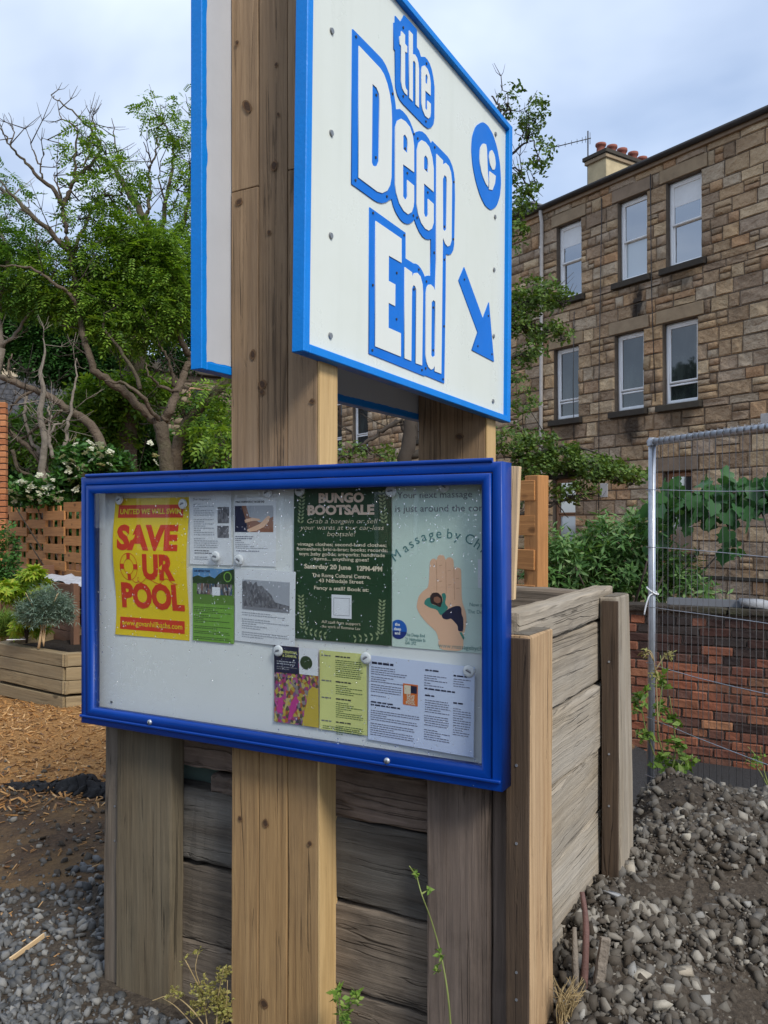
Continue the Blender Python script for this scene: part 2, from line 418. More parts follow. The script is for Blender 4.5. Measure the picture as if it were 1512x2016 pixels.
M['wood_pink'] = wood('pinkish_sleeper', (.10, .07, .053), (.30, .22, .17), (.25, .19, .155), .35, (.035, .026, .02), .6, 1.0, False, .12, .85, .9, .5)
M['knot'] = paint('knot_heart', (.06, .03, .014), .8, .3, .5, 60); M['knot_ring'] = paint('knot_ring', (.15, .08, .034), .8, .25, .5, 60)
M['wood_greypost'] = wood('greyed_post', (.07, .052, .032), (.215, .17, .108), (.155, .135, .095), .5, (.05, .045, .03), .5, .8, False, .12, .85, .9, .7)
M['wood_pinkpost'] = wood('weathered_post', (.07, .05, .038), (.22, .165, .128), (.17, .14, .125), .45, (.045, .035, .028), .6, .8, False, .1, .85, .9, .6)
M['wood_side'] = wood('pale_weathered_sleeper', (.19, .155, .11), (.47, .39, .29), (.39, .36, .315), .6, (.16, .13, .10), .45, 1.0, False, .10, .85, 1.1, .5)
M['wood_orange'] = wood('split_post', (.26, .14, .06), (.66, .46, .26), (.5, .37, .24), .35, (.16, .1, .06), .3, .9, False, .05, .8, .9, .5)
M['wood_shadedpost'] = wood('shaded_post_front', (.035, .023, .015), (.115, .075, .045), (.09, .065, .05), .3, (.025, .02, .016), .5, .9, False, .1, .85, .9, .6)
M['wood_fence'] = wood('stained_fence_slat', (.28, .12, .038), (.54, .26, .09), (.40, .20, .085), .3, (.1, .05, .02), .3, .4, True, .16, .75)
M['wood_bed'] = wood('treated_timber', (.18, .13, .07), (.38, .29, .165), (.28, .23, .15), .4, (.13, .1, .06), .45, .5, True, .14, .8)
M['wood_trough'] = wood('brown_stained_board', (.10, .05, .03), (.19, .10, .06), (.17, .1, .07), .3, (.06, .035, .02), .3, .4, False, .1, .75)
M['wood_pale'] = wood('pale_batten', (.55, .38, .2), (.75, .55, .33), (.6, .45, .3), .2, (.5, .35, .2), .2, .3, False, .03, .7)
M['wood_end'] = wood('end_grain', (.09, .075, .055), (.2, .17, .13), (.16, .15, .13), .5, (.05, .04, .03), .5, .6, False, .1)
M['blue_frame'] = paint('satin_blue_coating', (.0, .038, .26), .36, .10, .06, 9, 0, .3)
M['blue_trim'] = paint('bright_blue_paint', (.0, .20, .66), .45, .05, .25, 16, 0, .25)
M['blue_plate'] = paint('blue_letter_plate', (.0, .150, .60), .45, .05, .12, 12, 0, .22)
_q = NT('cream_white_paint'); _v = _q.coord('Object', (1, 1, .08)); _n = _q.noise(_v, 16, 5, .6); _n2 = _q.noise(_q.coord('Object'), 3.5, 6, .65)
_c = _q.mix(_q.math('MULTIPLY', _q.ramp(_n, [(.5, 0.0), (.75, 1.0)]), .20), (.66, .69, .625), (.50, .53, .46)); _c = _q.mix(_q.math('MULTIPLY', _q.ramp(_n2, [(.5, 0.0), (.75, 1.0)]), .22), _c, (.56, .60, .52))
M['sign_white'] = _q.fin(_c, _q.ramp(_n2, [(.35, .24), (.7, .42)]), 0, .5)
M['sign_back'] = paint('grey_white_primer', (.50, .515, .55), .5, .05, .1, 6)
M['letter_white'] = paint('cream_letter_paint', (.68, .70, .65), .35, .02, .03, 8)
M['board_white'] = paint('white_magnetic_panel', (.84, .84, .83), .3, .02, 0, 5)
M['steel'] = paint('galvanised_steel', (.42, .45, .50), .42, .12, .1, 30, .75)
M['screw'] = paint('zinc_screw', (.30, .30, .29), .4, .1, 0, 50, .8)
M['wire'] = paint('steel_wire', (.16, .16, .165), .5, .1, 0, 40, .6)
M['white_plastic'] = paint('white_plastic', (.78, .78, .8), .35, .03)
M['black_fabric'] = paint('black_ground_fabric', (.005, .005, .006), .85, .3, .4, 40)
M['white_upvc'] = paint('white_window_paint', (.80, .81, .82), .35, .03, 0, 6)
M['brown_upvc'] = paint('brown_window_wood', (.30, .16, .09), .5, .1, 0, 6)
M['gutter'] = paint('dark_iron_gutter', (.035, .034, .036), .6, .15, .2, 8)
M['pipe'] = paint('old_grey_pipe_paint', (.44, .42, .40), .55, .12, .2, 9)
M['lead'] = paint('lead_roofing', (.17, .18, .20), .6, .1, .2, 3)
M['terracotta'] = paint('terracotta', (.21, .062, .042), .75, .15, .3, 8)
M['render_cream'] = paint('cream_render', (.44, .36, .22), .85, .25, .3, 3)
M['curtain'] = paint('white_curtain', (.70, .72, .74), .85, .05, .2, 9)
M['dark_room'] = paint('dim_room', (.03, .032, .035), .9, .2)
M['soil'] = pieces('black_compost', [(.012, .009, .007), (.022, .016, .011)], False, .95, 30, .5, 1.0, 60, .03)
M['glass'] = glassmat('cabinet_glass', (.95, .97, .97), .04)
_q = NT('water_drop'); _q.b.inputs['Transmission Weight'].default_value = 1.0; _q.b.inputs['IOR'].default_value = 1.33; M['drop'] = _q.fin((1, 1, 1), .0, 0, .5)
_q = NT('window_pane'); _q.b.inputs['IOR'].default_value = 2.7; _q.bump(_q.noise(_q.coord('Object'), 1.6, 2), .05, .02); M['pane'] = _q.fin((.028, .036, .042), .03, 0, .9)
_q = NT('dim_reflection_pane'); _q.b.inputs['IOR'].default_value = 1.75; _q.bump(_q.noise(_q.coord('Object'), 2.2, 2), .06, .02); M['pane_dark'] = _q.fin(_q.ramp(_q.noise(_q.coord('Object', (1, 1, .4)), 3.0, 4), [(.4, (.012, .015, .016)), (.7, (.05, .06, .058))]), .03, 0, .6)  # dark tree reflections of the lower windows put into the glass tone
_q = NT('window_pane_blind'); _q.b.inputs['IOR'].default_value = 2.0; M['pane_pale'] = _q.fin((.40, .46, .50), .05, 0, .8)

def stains(q, col):                       # run-off marks under two window sills of the tenement
    pos = q.n('ShaderNodeNewGeometry').outputs['Position']
    for (sx, sy, sz, rx, rz, am) in STAINS:
        sub = q.n('ShaderNodeVectorMath', operation='SUBTRACT'); q.l(pos, sub.inputs[0]); sub.inputs[1].default_value = (sx, sy, sz)
        mul = q.n('ShaderNodeVectorMath', operation='MULTIPLY'); q.l(sub.outputs[0], mul.inputs[0]); mul.inputs[1].default_value = (1 / rx, 1 / rx, 1 / rz)
        ln = q.n('ShaderNodeVectorMath', operation='LENGTH'); q.l(mul.outputs[0], ln.inputs[0])
        d = q.math('ADD', ln.outputs['Value'], q.math('MULTIPLY', q.math('SUBTRACT', q.noise(q.coord('Position', (1, 1, .35)), 7, 5), .5), 1.6))
        col = q.mix(q.math('MULTIPLY', q.ramp(d, [(.45, 1.0), (1.0, 0.0)]), am), col, (.022, .018, .016))
    return col
T0 = np.array((6.16, 17.5)); TD = np.array((-.555, .832)); TD /= np.linalg.norm(TD); TNB = np.array((.832, .555))
def fpt(s, z, m=0.0): q = T0 + s * TD + m * TNB; return (q[0], q[1], z)
STAINS = [fpt(1.12, 6.35) + (.22, .62, .95), fpt(1.3, 3.7) + (.4, .4, .8), fpt(3.2, 3.8) + (.4, .25, .5), fpt(0.05, 3.8) + (.45, .3, .6), fpt(.0, 6.7) + (.5, .22, .6)]
STONES = [(0.31, 0.22, 0.142), (0.468, 0.326, 0.195), (0.363, 0.265, 0.182), (0.513, 0.309, 0.168), (0.486, 0.361, 0.221), (0.38, 0.26, 0.16), (0.627, 0.476, 0.301), (0.416, 0.322, 0.239), (0.539, 0.366, 0.204), (0.327, 0.238, 0.164), (0.486, 0.388, 0.279)]
stone_kw = dict(rough=.9, nscale=3.5, namt=.38, bump=1.0, bscale=7, bdist=.09, dirt=((.075, .06, .05), .42, .55), extra=stains)
M['stone'] = pieces('sandstone_block', STONES, False, **stone_kw)
M['stone_stuff'] = pieces('sandstone_rubble', STONES, True, **stone_kw)
M['mortar'] = pieces('dark_mortar', [(.13, .105, .082), (.17, .14, .11)], False, .95, 5, .5, .6, 20)
M['lintel'] = pieces('dressed_sandstone', [(.33, .25, .165), (.38, .28, .17), (.28, .21, .15)], False, .88, 4, .5, .4, 14, .02, ((.05, .042, .036), .5, .7))
M['sill'] = pieces('soot_dark_sill', [(.055, .048, .04), (.075, .065, .05)], False, .9, 6, .5, .5, 14)
BR = [(0.284, 0.104, 0.059), (0.208, 0.08, 0.053), (0.332, 0.137, 0.074), (0.123, 0.067, 0.054), (0.257, 0.102, 0.062), (0.396, 0.19, 0.099), (0.176, 0.075, 0.054), (0.31, 0.12, 0.068)]
M['brick'] = pieces('old_red_brick', BR, False, .9, 9, .55, .7, 22, .012, ((.03, .026, .026), .6, 2.2))
M['brick_mortar'] = pieces('old_lime_mortar', [(.12, .10, .085), (.15, .12, .10)], False, .95, 12, .5, .6, 40, .01)
M['brick_orange'] = pieces('orange_brick', [(.42, .17, .07), (.50, .22, .10), (.37, .14, .06)], False, .85, 6, .3, .4, 20, .01)
M['brick_soot'] = pieces('sooty_brick', [(.05, .028, .024), (.03, .024, .024), (.08, .034, .026), (.045, .035, .033)], False, .9, 9, .55, .7, 22, .012)
M['coping'] = pieces('mossy_coping', [(.045, .037, .03), (.06, .048, .038)], False, .95, 7, .5, .8, 16, .03, ((.05, .06, .025), .5, 3))
M['gravel'] = pieces('grey_gravel', [(.055, .058, .06), (.12, .125, .128), (.075, .076, .076), (.165, .168, .168), (.09, .088, .082), (.135, .14, .146), (.24, .236, .222)], True, .8, 40, .35, .4, 90, .004, spec=.4)
M['gravel_brown'] = pieces('dirty_gravel', [(0.055, 0.043, 0.031), (0.111, 0.099, 0.082), (0.065, 0.052, 0.039), (0.169, 0.156, 0.134), (0.085, 0.07, 0.055), (0.312, 0.289, 0.247), (0.058, 0.047, 0.035), (0.137, 0.127, 0.113)], True, .85, 40, .4, .4, 90, .004)
M['pale_rock'] = pieces('pale_sandstone_lump', [(.36, .31, .24), (.42, .38, .31)], False, .85, 14, .4, .6, 35, .01)
M['grey_rock'] = pieces('pale_grey_rock', [(.30, .31, .33), (.36, .37, .38)], False, .8, 14, .4, .5, 35, .01)
M['chips'] = pieces('bark_chip', [(.42, .20, .06), (.58, .33, .13), (.28, .125, .04), (.66, .43, .21), (.48, .25, .085), (.34, .16, .05), (.12, .06, .025), (.52, .30, .12), (.20, .11, .06)], True, .85, 60, .35, .3, 120, .003)
M['slate'] = pieces('slate', [(.045, .045, .05), (.065, .065, .07)], False, .7, 5, .5, .4, 12)
M['asphalt'] = pieces('asphalt', [(.03, .03, .032), (.03, .03, .032)], False, .9, 6, .4, .5, 120, .004)
M['house_wall'] = pieces('beige_harling', [(.50, .42, .30), (.50, .42, .30)], False, .9, 2, .3, .4, 20)
M['far_stone'] = pieces('far_brown_stone', [(.17, .13, .09), (.21, .16, .11), (.14, .11, .08), (.24, .19, .13)], True, .9, 2, .4, .5, 7, .04)
M['bark'] = pieces('tree_bark', [(.10, .078, .055), (.145, .11, .08)], False, .9, 9, .6, 1.0, 22, .03, ((.07, .085, .03), .5, 1.5))
M['bark_pale'] = pieces('dead_branch_bark', [(.22, .19, .155), (.26, .22, .18)], False, .9, 9, .5, .8, 22, .02)
M['bark_dark'] = pieces('twig_bark', [(.05, .042, .034), (.075, .06, .048)], False, .9, 9, .5, .5, 22, .01)
M['leaf_ash'] = leafmat('ash_leaf', [(.055, .12, .014), (.11, .22, .022), (.18, .31, .032), (.27, .41, .055)], .42)
M['leaf_light'] = leafmat('light_ash_leaf', [(.06, .14, .02), (.11, .23, .032), (.17, .32, .05)], .42)
M['leaf_dark'] = leafmat('dark_leaf', [(0.019, 0.061, 0.014), (0.032, 0.097, 0.02), (0.054, 0.149, 0.027)], .25)
M['leaf_hedge'] = leafmat('hedge_leaf', [(0.028, 0.077, 0.017), (0.049, 0.14, 0.025), (0.084, 0.21, 0.042)])
M['leaf_thorn'] = leafmat('hawthorn_leaf', [(.05, .095, .018), (.09, .165, .03), (.15, .23, .045)])
M['leaf_budd'] = leafmat('buddleia_leaf', [(.045, .115, .028), (.08, .185, .045), (.13, .26, .07), (.22, .33, .13)])
M['leaf_vine'] = leafmat('vine_leaf', [(0.026, 0.084, 0.036), (0.048, 0.132, 0.048), (0.078, 0.18, 0.06)], .3, .38)
M['leaf_acer'] = leafmat('acer_leaf', [(.16, .30, .02), (.28, .42, .03), (.40, .42, .05)], .4)
M['leaf_lavender'] = leafmat('lavender_leaf', [(.10, .17, .13), (.16, .24, .18), (.24, .31, .25)], .2)
M['leaf_weed'] = leafmat('weed_leaf', [(.10, .20, .03), (.18, .30, .05), (.26, .36, .08)], .35)
M['leaf_dry'] = leafmat('dry_weed', [(.25, .22, .07), (.38, .33, .12), (.30, .30, .08)], .3)
M['flower_white'] = leafmat('elder_flower', [(.55, .55, .42), (.68, .68, .55)], .3)
M['stem'] = paint('weed_stem', (.20, .24, .07), .6, .2)
M['stem_dry'] = paint('dry_stem', (.34, .25, .12), .7, .2)

def ink(name, col, rough=.45): return paint(name, col, rough, .02, 0, 5)
I = dict(yellow=ink('yellow_poster_paper', (.90, .64, .015)), red=ink('red_ink', (.72, .05, .015)), white=ink('white_paper', (.84, .84, .88)), whiteb=ink('blueish_paper', (.66, .72, .92)),
         black=ink('black_ink', (.03, .03, .04)), grey=ink('grey_ink', (.25, .25, .28)), green=ink('dark_green_ink', (.016, .055, .02)), cream=ink('cream_ink', (.78, .67, .50)), pinkc=ink('pink_cream_ink', (.85, .62, .48)),
         sage=ink('sage_ink', (.30, .36, .19)), mint=ink('mint_paper', (.64, .76, .68)), teal=ink('teal_ink', (.08, .22, .22)), tealb=ink('teal_shirt_ink', (.05, .25, .20)), peach=ink('peach_ink', (.84, .50, .33)), peachd=ink('peach_line_ink', (.48, .24, .15)),
         navy=ink('navy_ink', (.012, .014, .05)), hair=ink('hair_ink', (.04, .02, .02)), skin=ink('skin_ink', (.30, .13, .08)), blue=ink('logo_blue_ink', (.01, .12, .5)), dblue=ink('deep_blue_ink', (.008, .03, .2)),
         lime=ink('lime_ink', (.20, .42, .06)), sky=ink('sky_ink', (.13, .30, .55)), field=ink('field_ink', (.12, .24, .04)), tree=ink('tree_ink', (.03, .06, .02)), people=None,
         pale=ink('pale_yellow_paper', (.74, .74, .27)), photo=None, orange=ink('orange_ink', (.70, .16, .03)), lgrey=ink('light_grey_ink', (.42, .43, .48)), mgrey=ink('mid_grey_ink', (.16, .16, .19)), text=ink('text_ink', (.16, .16, .24)), textg=ink('green_text_ink', (.06, .12, .03)))
def confetti(name, cols, scale, stretch=(1, 1, 1)):
    q = NT(name); v = q.coord('Object', stretch); vo = q.n('ShaderNodeTexVoronoi'); q.l(v, vo.inputs['Vector']); vo.inputs['Scale'].default_value = scale
    sp = q.n('ShaderNodeSeparateColor'); q.l(vo.outputs['Color'], sp.inputs[0]); n = len(cols)
    col = q.ramp(sp.outputs[0], [(i / n, c) for i, c in enumerate(cols)], 'CONSTANT')
    col = q.mix(q.math('MULTIPLY', q.noise(v, scale * 2.3, 3), .5), col, (.05, .04, .05)); return q.fin(col, .45)
I['photo'] = confetti('carnival_photo', [(.62, .45, .05), (.5, .04, .2), (.06, .05, .08), (.68, .5, .08), (.3, .12, .3), (.55, .15, .03), (.72, .6, .2), (.12, .1, .06), (.6, .1, .35), (.35, .3, .3)], 120, (1, 1, .8))
I['people'] = confetti('crowd_photo', [(.3, .28, .28), (.03, .03, .04), (.5, .48, .48), (.12, .10, .09), (.05, .12, .2), (.3, .16, .12)], 150, (1, 1, .4))
I['oldphoto'] = confetti('grey_photo', [(.12, .12, .14), (.2, .2, .22), (.3, .3, .33), (.16, .16, .18), (.25, .25, .28)], 170, (1, 1, .5))
# ------------------------------------------------------------------ sign posts (three 4x4 lengths bolted side by side)
A0, A1 = -1.697, -1.375
def sign_post(b0, z0, z1, label, joints):
    t = thing('sign_post', label, 'post', W((A0 + A1) / 2, b0 + .05, 0), RZB, 'timber posts carrying the big signs')
    w = (A1 - A0) / 3; k = 0
    for i in range(3):
        cuts = sorted([z0, 1.5] + joints[i] + [z1])
        for za, zb in zip(cuts[:-1], cuts[1:]):
            k += 1
            part('plank', plank(w - .003, .10, zb - za - .003, .003, .0012, 11 + k + int(b0 * 100)), M['wood_sign'] if zb < 1.6 else M['wood_sign_shade'], t, ((i - 1) * w, random.uniform(-.0012, .0012), (za + zb) / 2))  # upper lengths duller: shade of the signs put into the wood colour
    part('lit_side_board', plank(.008, .098, z1 - z0 - .02, .002, .0006, 31), M['wood_fresh_lit'], t, ((A1 - A0) / 2 + .0035, 0, (z0 + z1) / 2))  # added facing: paler wood carries the brightness of the lit right side
    return t
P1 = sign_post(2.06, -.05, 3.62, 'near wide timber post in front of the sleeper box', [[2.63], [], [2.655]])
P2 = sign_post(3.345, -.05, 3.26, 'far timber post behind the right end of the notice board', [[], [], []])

def knotmesh(seed, r):
    rr = random.Random(seed); n = 18; ph = [rr.uniform(0, 6) for _ in range(3)]
    return poly([[(r * math.cos(t) * (1 + .12 * math.sin(2 * t + ph[0]) + .08 * math.sin(3 * t + ph[1])), r * math.sin(t) * (1 + .12 * math.sin(2 * t + ph[2]))) for t in np.linspace(0, 6.283, n, endpoint=False)]])
for i, (u, v, r, sx, ro) in enumerate(((488, 210, .012, 2.2, 50), (545, 128, .006, 1, 0), (541, 327, .014, .95, 0), (549, 226, .006, .8, 0), (531, 458, .007, 1, 0), (468, 85, .006, 1.4, 40), (472, 398, .010, 1.6, -20), (499, 698, .010, 1.5, 90), (518, 757, .014, 1.0, 0), (517, 772, .008, 1.2, 0), (474, 1611, .008, 1, 0), (524, 1620, .012, .9, 0), (611, 1660, .007, 1.2, 90), (521, 1975, .013, 1.2, 0), (616, 790, .007, 1.4, 0), (905, 860, .013, 1.7, 10))):
    bb = 3.345 if u > 800 else 2.06; a_, z_ = onB(u, v, bb); T_ = P2 if u > 800 else P1
    o = part('knot', knotmesh(i, r), M['knot_ring'], T_, (a_ - (A0 + A1) / 2, -.0538, z_), (0, R(ro), 0), (sx, 1, 1.1)); part('knot_heart', knotmesh(i + 50, r * .66), M['knot'], o, (0, -.0004, 0))
# ------------------------------------------------------------------ the two sign panels
def sign_panel(name, label, a_in, a_out, facing):
    # local x runs along +b, local -y faces +a
    t = thing(name, label, 'sign', W(a_out if facing > 0 else a_in, 1.93, 2.06), RZA, 'blue edged sign panels')
    L, Hh, th = 1.605, 1.322, abs(a_out - a_in)
    yb = th / 2 if facing > 0 else th / 2
    return t, L, Hh, th
S1, L, HH, TK = sign_panel('sign_board', 'white sign with blue lettering and an arrow, facing right', A1, -1.333, 1)
TILT = R(1.15); S1.rotation_euler = (0, TILT, RZA); S1.location.z = 2.077
part('panel', box(L - .024, .018, HH - .024, .002), M['sign_white'], S1, (L / 2, .029, HH / 2))
tw = .030
for nm, x, z, w, h in (('edge_trim', .015, HH / 2, tw, HH), ('edge_trim', L - .018, HH / 2, .036, HH), ('edge_trim', L / 2 - .0015, .013, L - .066 - .0008, .026), ('edge_trim', L / 2 - .0015, HH - .013, L - .066 - .0008, .026)):
    part(nm, box(w, TK, h, .0025), M['blue_trim'], S1, (x, TK / 2, z))
def A_(uv):
    b, z = onA(uv[0], uv[1], -1.3505); b -= 1.93; z -= 2.077
    return (b * math.cos(TILT) - z * math.sin(TILT), b * math.sin(TILT) + z * math.cos(TILT))
ZA = lambda pts: [A_((680 + x * .24793, 20 + y * .24793)) for x, y in pts]
ZB = lambda pts: [A_((700 + x * .20503, 380 + y * .20503)) for x, y in pts]
Z7 = lambda pts: [A_((560 + x * .41667, y * .41667)) for x, y in pts]
def rounded(pts, n=1):                     # soften traced corners a little (Chaikin)
    for _ in range(n):
        q = []
        for i in range(len(pts)):
            a, b = np.array(pts[i]), np.array(pts[(i + 1) % len(pts)])
            q += [tuple(a * .82 + b * .18), tuple(a * .18 + b * .82)]
        pts = q
    return pts
plate_the = ZA([(395, 45), (437, 95), (466, 40), (566, 155), (566, 295), (585, 325), (598, 370), (630, 372), (650, 393), (668, 425), (684, 472), (697, 535), (706, 610), (705, 860), (698, 905), (680, 932), (655, 940), (625, 918), (455, 742), (432, 712), (412, 670), (400, 620), (397, 580), (394, 320), (384, 310), (384, 100), (395, 95)])
plate_deep = (ZA([(57, 150), (265, 362), (292, 392), (320, 440), (350, 515), (372, 600), (388, 690), (396, 745), (400, 788), (430, 785), (455, 803), (485, 838), (512, 885), (532, 935), (548, 985), (560, 968), (583, 960), (608, 964), (636, 987), (660, 1020), (680, 1062), (690, 1040), (808, 1160), (828, 1190), (848, 1240), (860, 1290), (866, 1345), (868, 1500), (862, 1860), (855, 1905), (840, 1935), (820, 1943), (797, 1937)])
              + ZB([(865, 605), (862, 1000), (850, 1828), (670, 1752), (658, 1757), (128, 1542), (135, 137), (478, 383), (478, 628), (553, 676), (575, 678), (600, 692), (626, 725), (648, 766), (665, 810), (678, 795), (698, 793), (722, 798), (722, 442), (700, 447), (668, 440), (640, 415), (612, 373), (590, 325), (574, 285), (564, 252), (545, 277), (520, 293), (495, 298), (462, 286), (432, 258), (405, 218), (380, 172), (360, 118), (345, 58)])
              + ZA([(345, 1508), (325, 1525), (290, 1533), (255, 1525), (225, 1508), (48, 1380)]))
BLU, WHT = .0035, .0035
def raised(pts, m, nm, y, holes=(), e=.0018, rnd=0):
    lp = [rounded(pts, rnd) if rnd else pts] + [rounded(h, rnd) if rnd else h for h in holes]
    return part(nm, poly(lp, e), m, S1, (0, y, 0))
raised(plate_the, M['blue_plate'], 'lettering_plate', .0181)
raised(plate_deep, M['blue_plate'], 'lettering_plate', .0181)
wl = .0152
white = [
 ('letter', ZA([(438, 168), (466, 200), (466, 268), (483, 290), (483, 340), (466, 332), (466, 590), (473, 625), (484, 638), (484, 680), (462, 658), (443, 620), (434, 560), (434, 285), (423, 272), (423, 210), (434, 205)]), []),
 ('letter', ZA([(500, 163), (528, 195), (528, 352), (545, 354), (562, 382), (572, 420), (577, 470), (577, 777), (549, 750), (549, 425), (538, 402), (528, 412), (528, 727), (499, 697)]), []),
 ('letter', ZA([(670, 680), (670, 580), (662, 520), (645, 470), (622, 441), (603, 448), (597, 480), (597, 740), (605, 790), (625, 840), (652, 863), (666, 850), (671, 815), (671, 745), (645, 720), (645, 788), (637, 798), (627, 780), (627, 640)]), [ZA([(628, 520), (637, 509), (645, 530), (645, 594), (628, 577)])]),
 ('letter', ZA([(100, 285), (270, 465), (298, 510), (325, 585), (345, 670), (358, 765), (362, 860), (362, 960), (358, 1330), (348, 1390), (325, 1435), (285, 1454), (245, 1442), (95, 1330)]), [ZA([(207, 588), (240, 620), (258, 665), (264, 720), (258, 1200), (245, 1235), (228, 1244), (210, 1235), (202, 1212)])]),
 ('letter', ZA([(538, 1290), (538, 1080), (528, 1000), (505, 930), (470, 885), (435, 864), (405, 880), (389, 930), (387, 1380), (395, 1450), (420, 1535), (455, 1595), (490, 1623), (520, 1605), (534, 1560), (538, 1520), (538, 1395), (485, 1350), (485, 1480), (478, 1500), (465, 1505), (451, 1480), (450, 1225)]), [ZA([(452, 1000), (465, 989), (482, 1020), (487, 1060), (487, 1140), (452, 1105)])]),
 ('letter', ZA([(694, 1445), (694, 1260), (683, 1170), (660, 1090), (630, 1050), (598, 1034), (575, 1055), (562, 1110), (558, 1540), (570, 1620), (595, 1690), (625, 1735), (655, 1753), (680, 1735), (694, 1690), (694, 1540), (650, 1500), (650, 1625), (640, 1645), (625, 1640), (617, 1615), (617, 1378)]), [ZA([(617, 1170), (630, 1154), (645, 1180), (650, 1220), (650, 1297), (617, 1262)])]),
 ('letter', ZA([(718, 1143), (768, 1195), (768, 1227), (790, 1214), (815, 1240), (832, 1290), (840, 1370), (836, 1830), (824, 1870), (805, 1878), (785, 1855), (767, 1808)]) + ZB([(828, 600), (815, 1737), (750, 1712), (750, 1662), (735, 1690), (715, 1697), (690, 1670), (672, 1620), (663, 1550), (668, 960), (676, 908), (692, 881), (715, 880), (740, 905), (758, 948), (766, 640)]),
  [ZA([(767, 1342), (780, 1310), (795, 1328), (799, 1370), (796, 1740), (783, 1758), (768, 1740)]), ZB([(722, 1050), (738, 1029), (756, 1045), (756, 1560), (735, 1581), (718, 1560)])]),
 ('letter', ZB([(185, 270), (433, 440), (433, 673), (310, 603), (308, 845), (373, 880), (371, 1088), (308, 1055), (307, 1295), (426, 1348), (426, 1572), (178, 1472)]), []),
 ('letter', ZB([(465, 713), (534, 763), (535, 807), (555, 770), (585, 767), (615, 803), (635, 880), (639, 960), (630, 1657), (568, 1635), (574, 930), (560, 893), (545, 887), (533, 920), (526, 1614), (460, 1587)]), [])]
for nm, pts, holes in white: raised(pts, M['letter_white'], nm, wl, holes)
raised(rounded(Z7([(935, 575), (905, 595), (888, 645), (884, 710), (890, 785), (905, 860), (925, 925), (948, 972), (975, 994), (1002, 975), (1018, 925), (1023, 860), (1018, 775), (1005, 700), (985, 635), (960, 592)]), 2), M['blue_plate'], 'emblem', .0181)
raised(rounded(Z7([(952, 684), (934, 678), (921, 700), (918, 760), (928, 820), (947, 868), (961, 888), (956, 790)])), M['letter_white'], 'emblem_mark', wl)
raised(rounded(Z7([(968, 715), (978, 709), (990, 735), (995, 775), (990, 803), (978, 802), (967, 775), (963, 740)])), M['letter_white'], 'emblem_mark', wl)
raised(Z7([(966, 810), (995, 832), (991, 868), (979, 899), (962, 895)]), M['letter_white'], 'emblem_mark', wl)
raised(ZB([(1042, 712), (1222, 1207), (1280, 1050), (1328, 1620), (1116, 1508), (1173, 1337), (990, 840)]), M['blue_plate'], 'arrow', .0181)
cap = cyl(.0105, .006, 14, .0085); small = cyl(.0042, .004, 8)
for u, v in ((654, 61), (653, 262), (652, 464), (651, 661), (976, 264), (975, 427), (973, 531), (972, 662), (971, 790)):
    x, z = A_((u, v)); part('screw_cap', cap, M['screw'], S1, (x, .0178, z), (R(90), 0, 0))
for x, y in [(80, 213), (240, 675), (237, 1170), (75, 1352), (370, 665), (325, 1480), (215, 1612), (462, 1788), (540, 985), (570, 1020), (487, 1295), (535, 1632), (565, 1648), (650, 1448), (705, 1090), (857, 1365), (853, 1820), (700, 1925), (455, 140), (455, 685), (640, 425), (635, 885), (470, 1100), (637, 1270), (782, 1720)]:
    px, pz = ZA([(x, y)])[0]; part('small_screw', small, M['gutter'], S1, (px, .0152, pz), (R(90), 0, 0))
for x, y in [(160, 885), (390, 768), (388, 1212), (155, 1510), (602, 735), (675, 850), (555, 925), (742, 1100), (740, 1510), (632, 1700), (668, 1683), (835, 1788), (845, 1280), (848, 640), (750, 575), (1040, 830), (1270, 1180), (1170, 1470), (1305, 1548)]:
    px, pz = ZB([(x, y)])[0]; part('small_screw', small, M['gutter'], S1, (px, .0152, pz), (R(90), 0, 0))

S2 = thing('sign_board', 'back of the left sign, plain grey white with a blue edge', 'sign', W(A0, 1.925, 2.06), RZA, 'blue edged sign panels')
part('panel', box(1.58, .030, HH - .028, .002), M['sign_back'], S2, (L / 2, .0185, HH / 2))
for x, z, w, h in ((.0115, HH / 2, .023, HH), (L - .0115, HH / 2, .023, HH), (L / 2, .012, L - .0465, .024), (L / 2, HH - .012, L - .0465, .024)):
    part('edge_trim', box(w, .044, h, .002), M['blue_trim'], S2, (x, .022, z))
# ragged paint edge where the blue ran on to the back
V = []; Fq = []
rr = random.Random(5)
for i in range(60):
    z = HH * i / 59; k = len(V); V += [(.0228, .0028, z), (.0238 + rr.uniform(0, .0022) + (.004 if rr.random() < .06 else 0), .0028, z)]
    if i: Fq.append((k - 2, k - 1, k + 1, k))
part('paint_smear', npmesh('smear', V, Fq), M['blue_trim'], S2)
V = []; Fq = []
for i in range(80):
    x = .03 + (L - .06) * i / 79; k = len(V); V += [(x, .0028, .0236), (x, .0028, .0255 + rr.uniform(0, .0035))]
    if i: Fq.append((k - 2, k, k + 1, k - 1))
part('paint_smear', npmesh('smear', V, Fq), M['blue_trim'], S2)

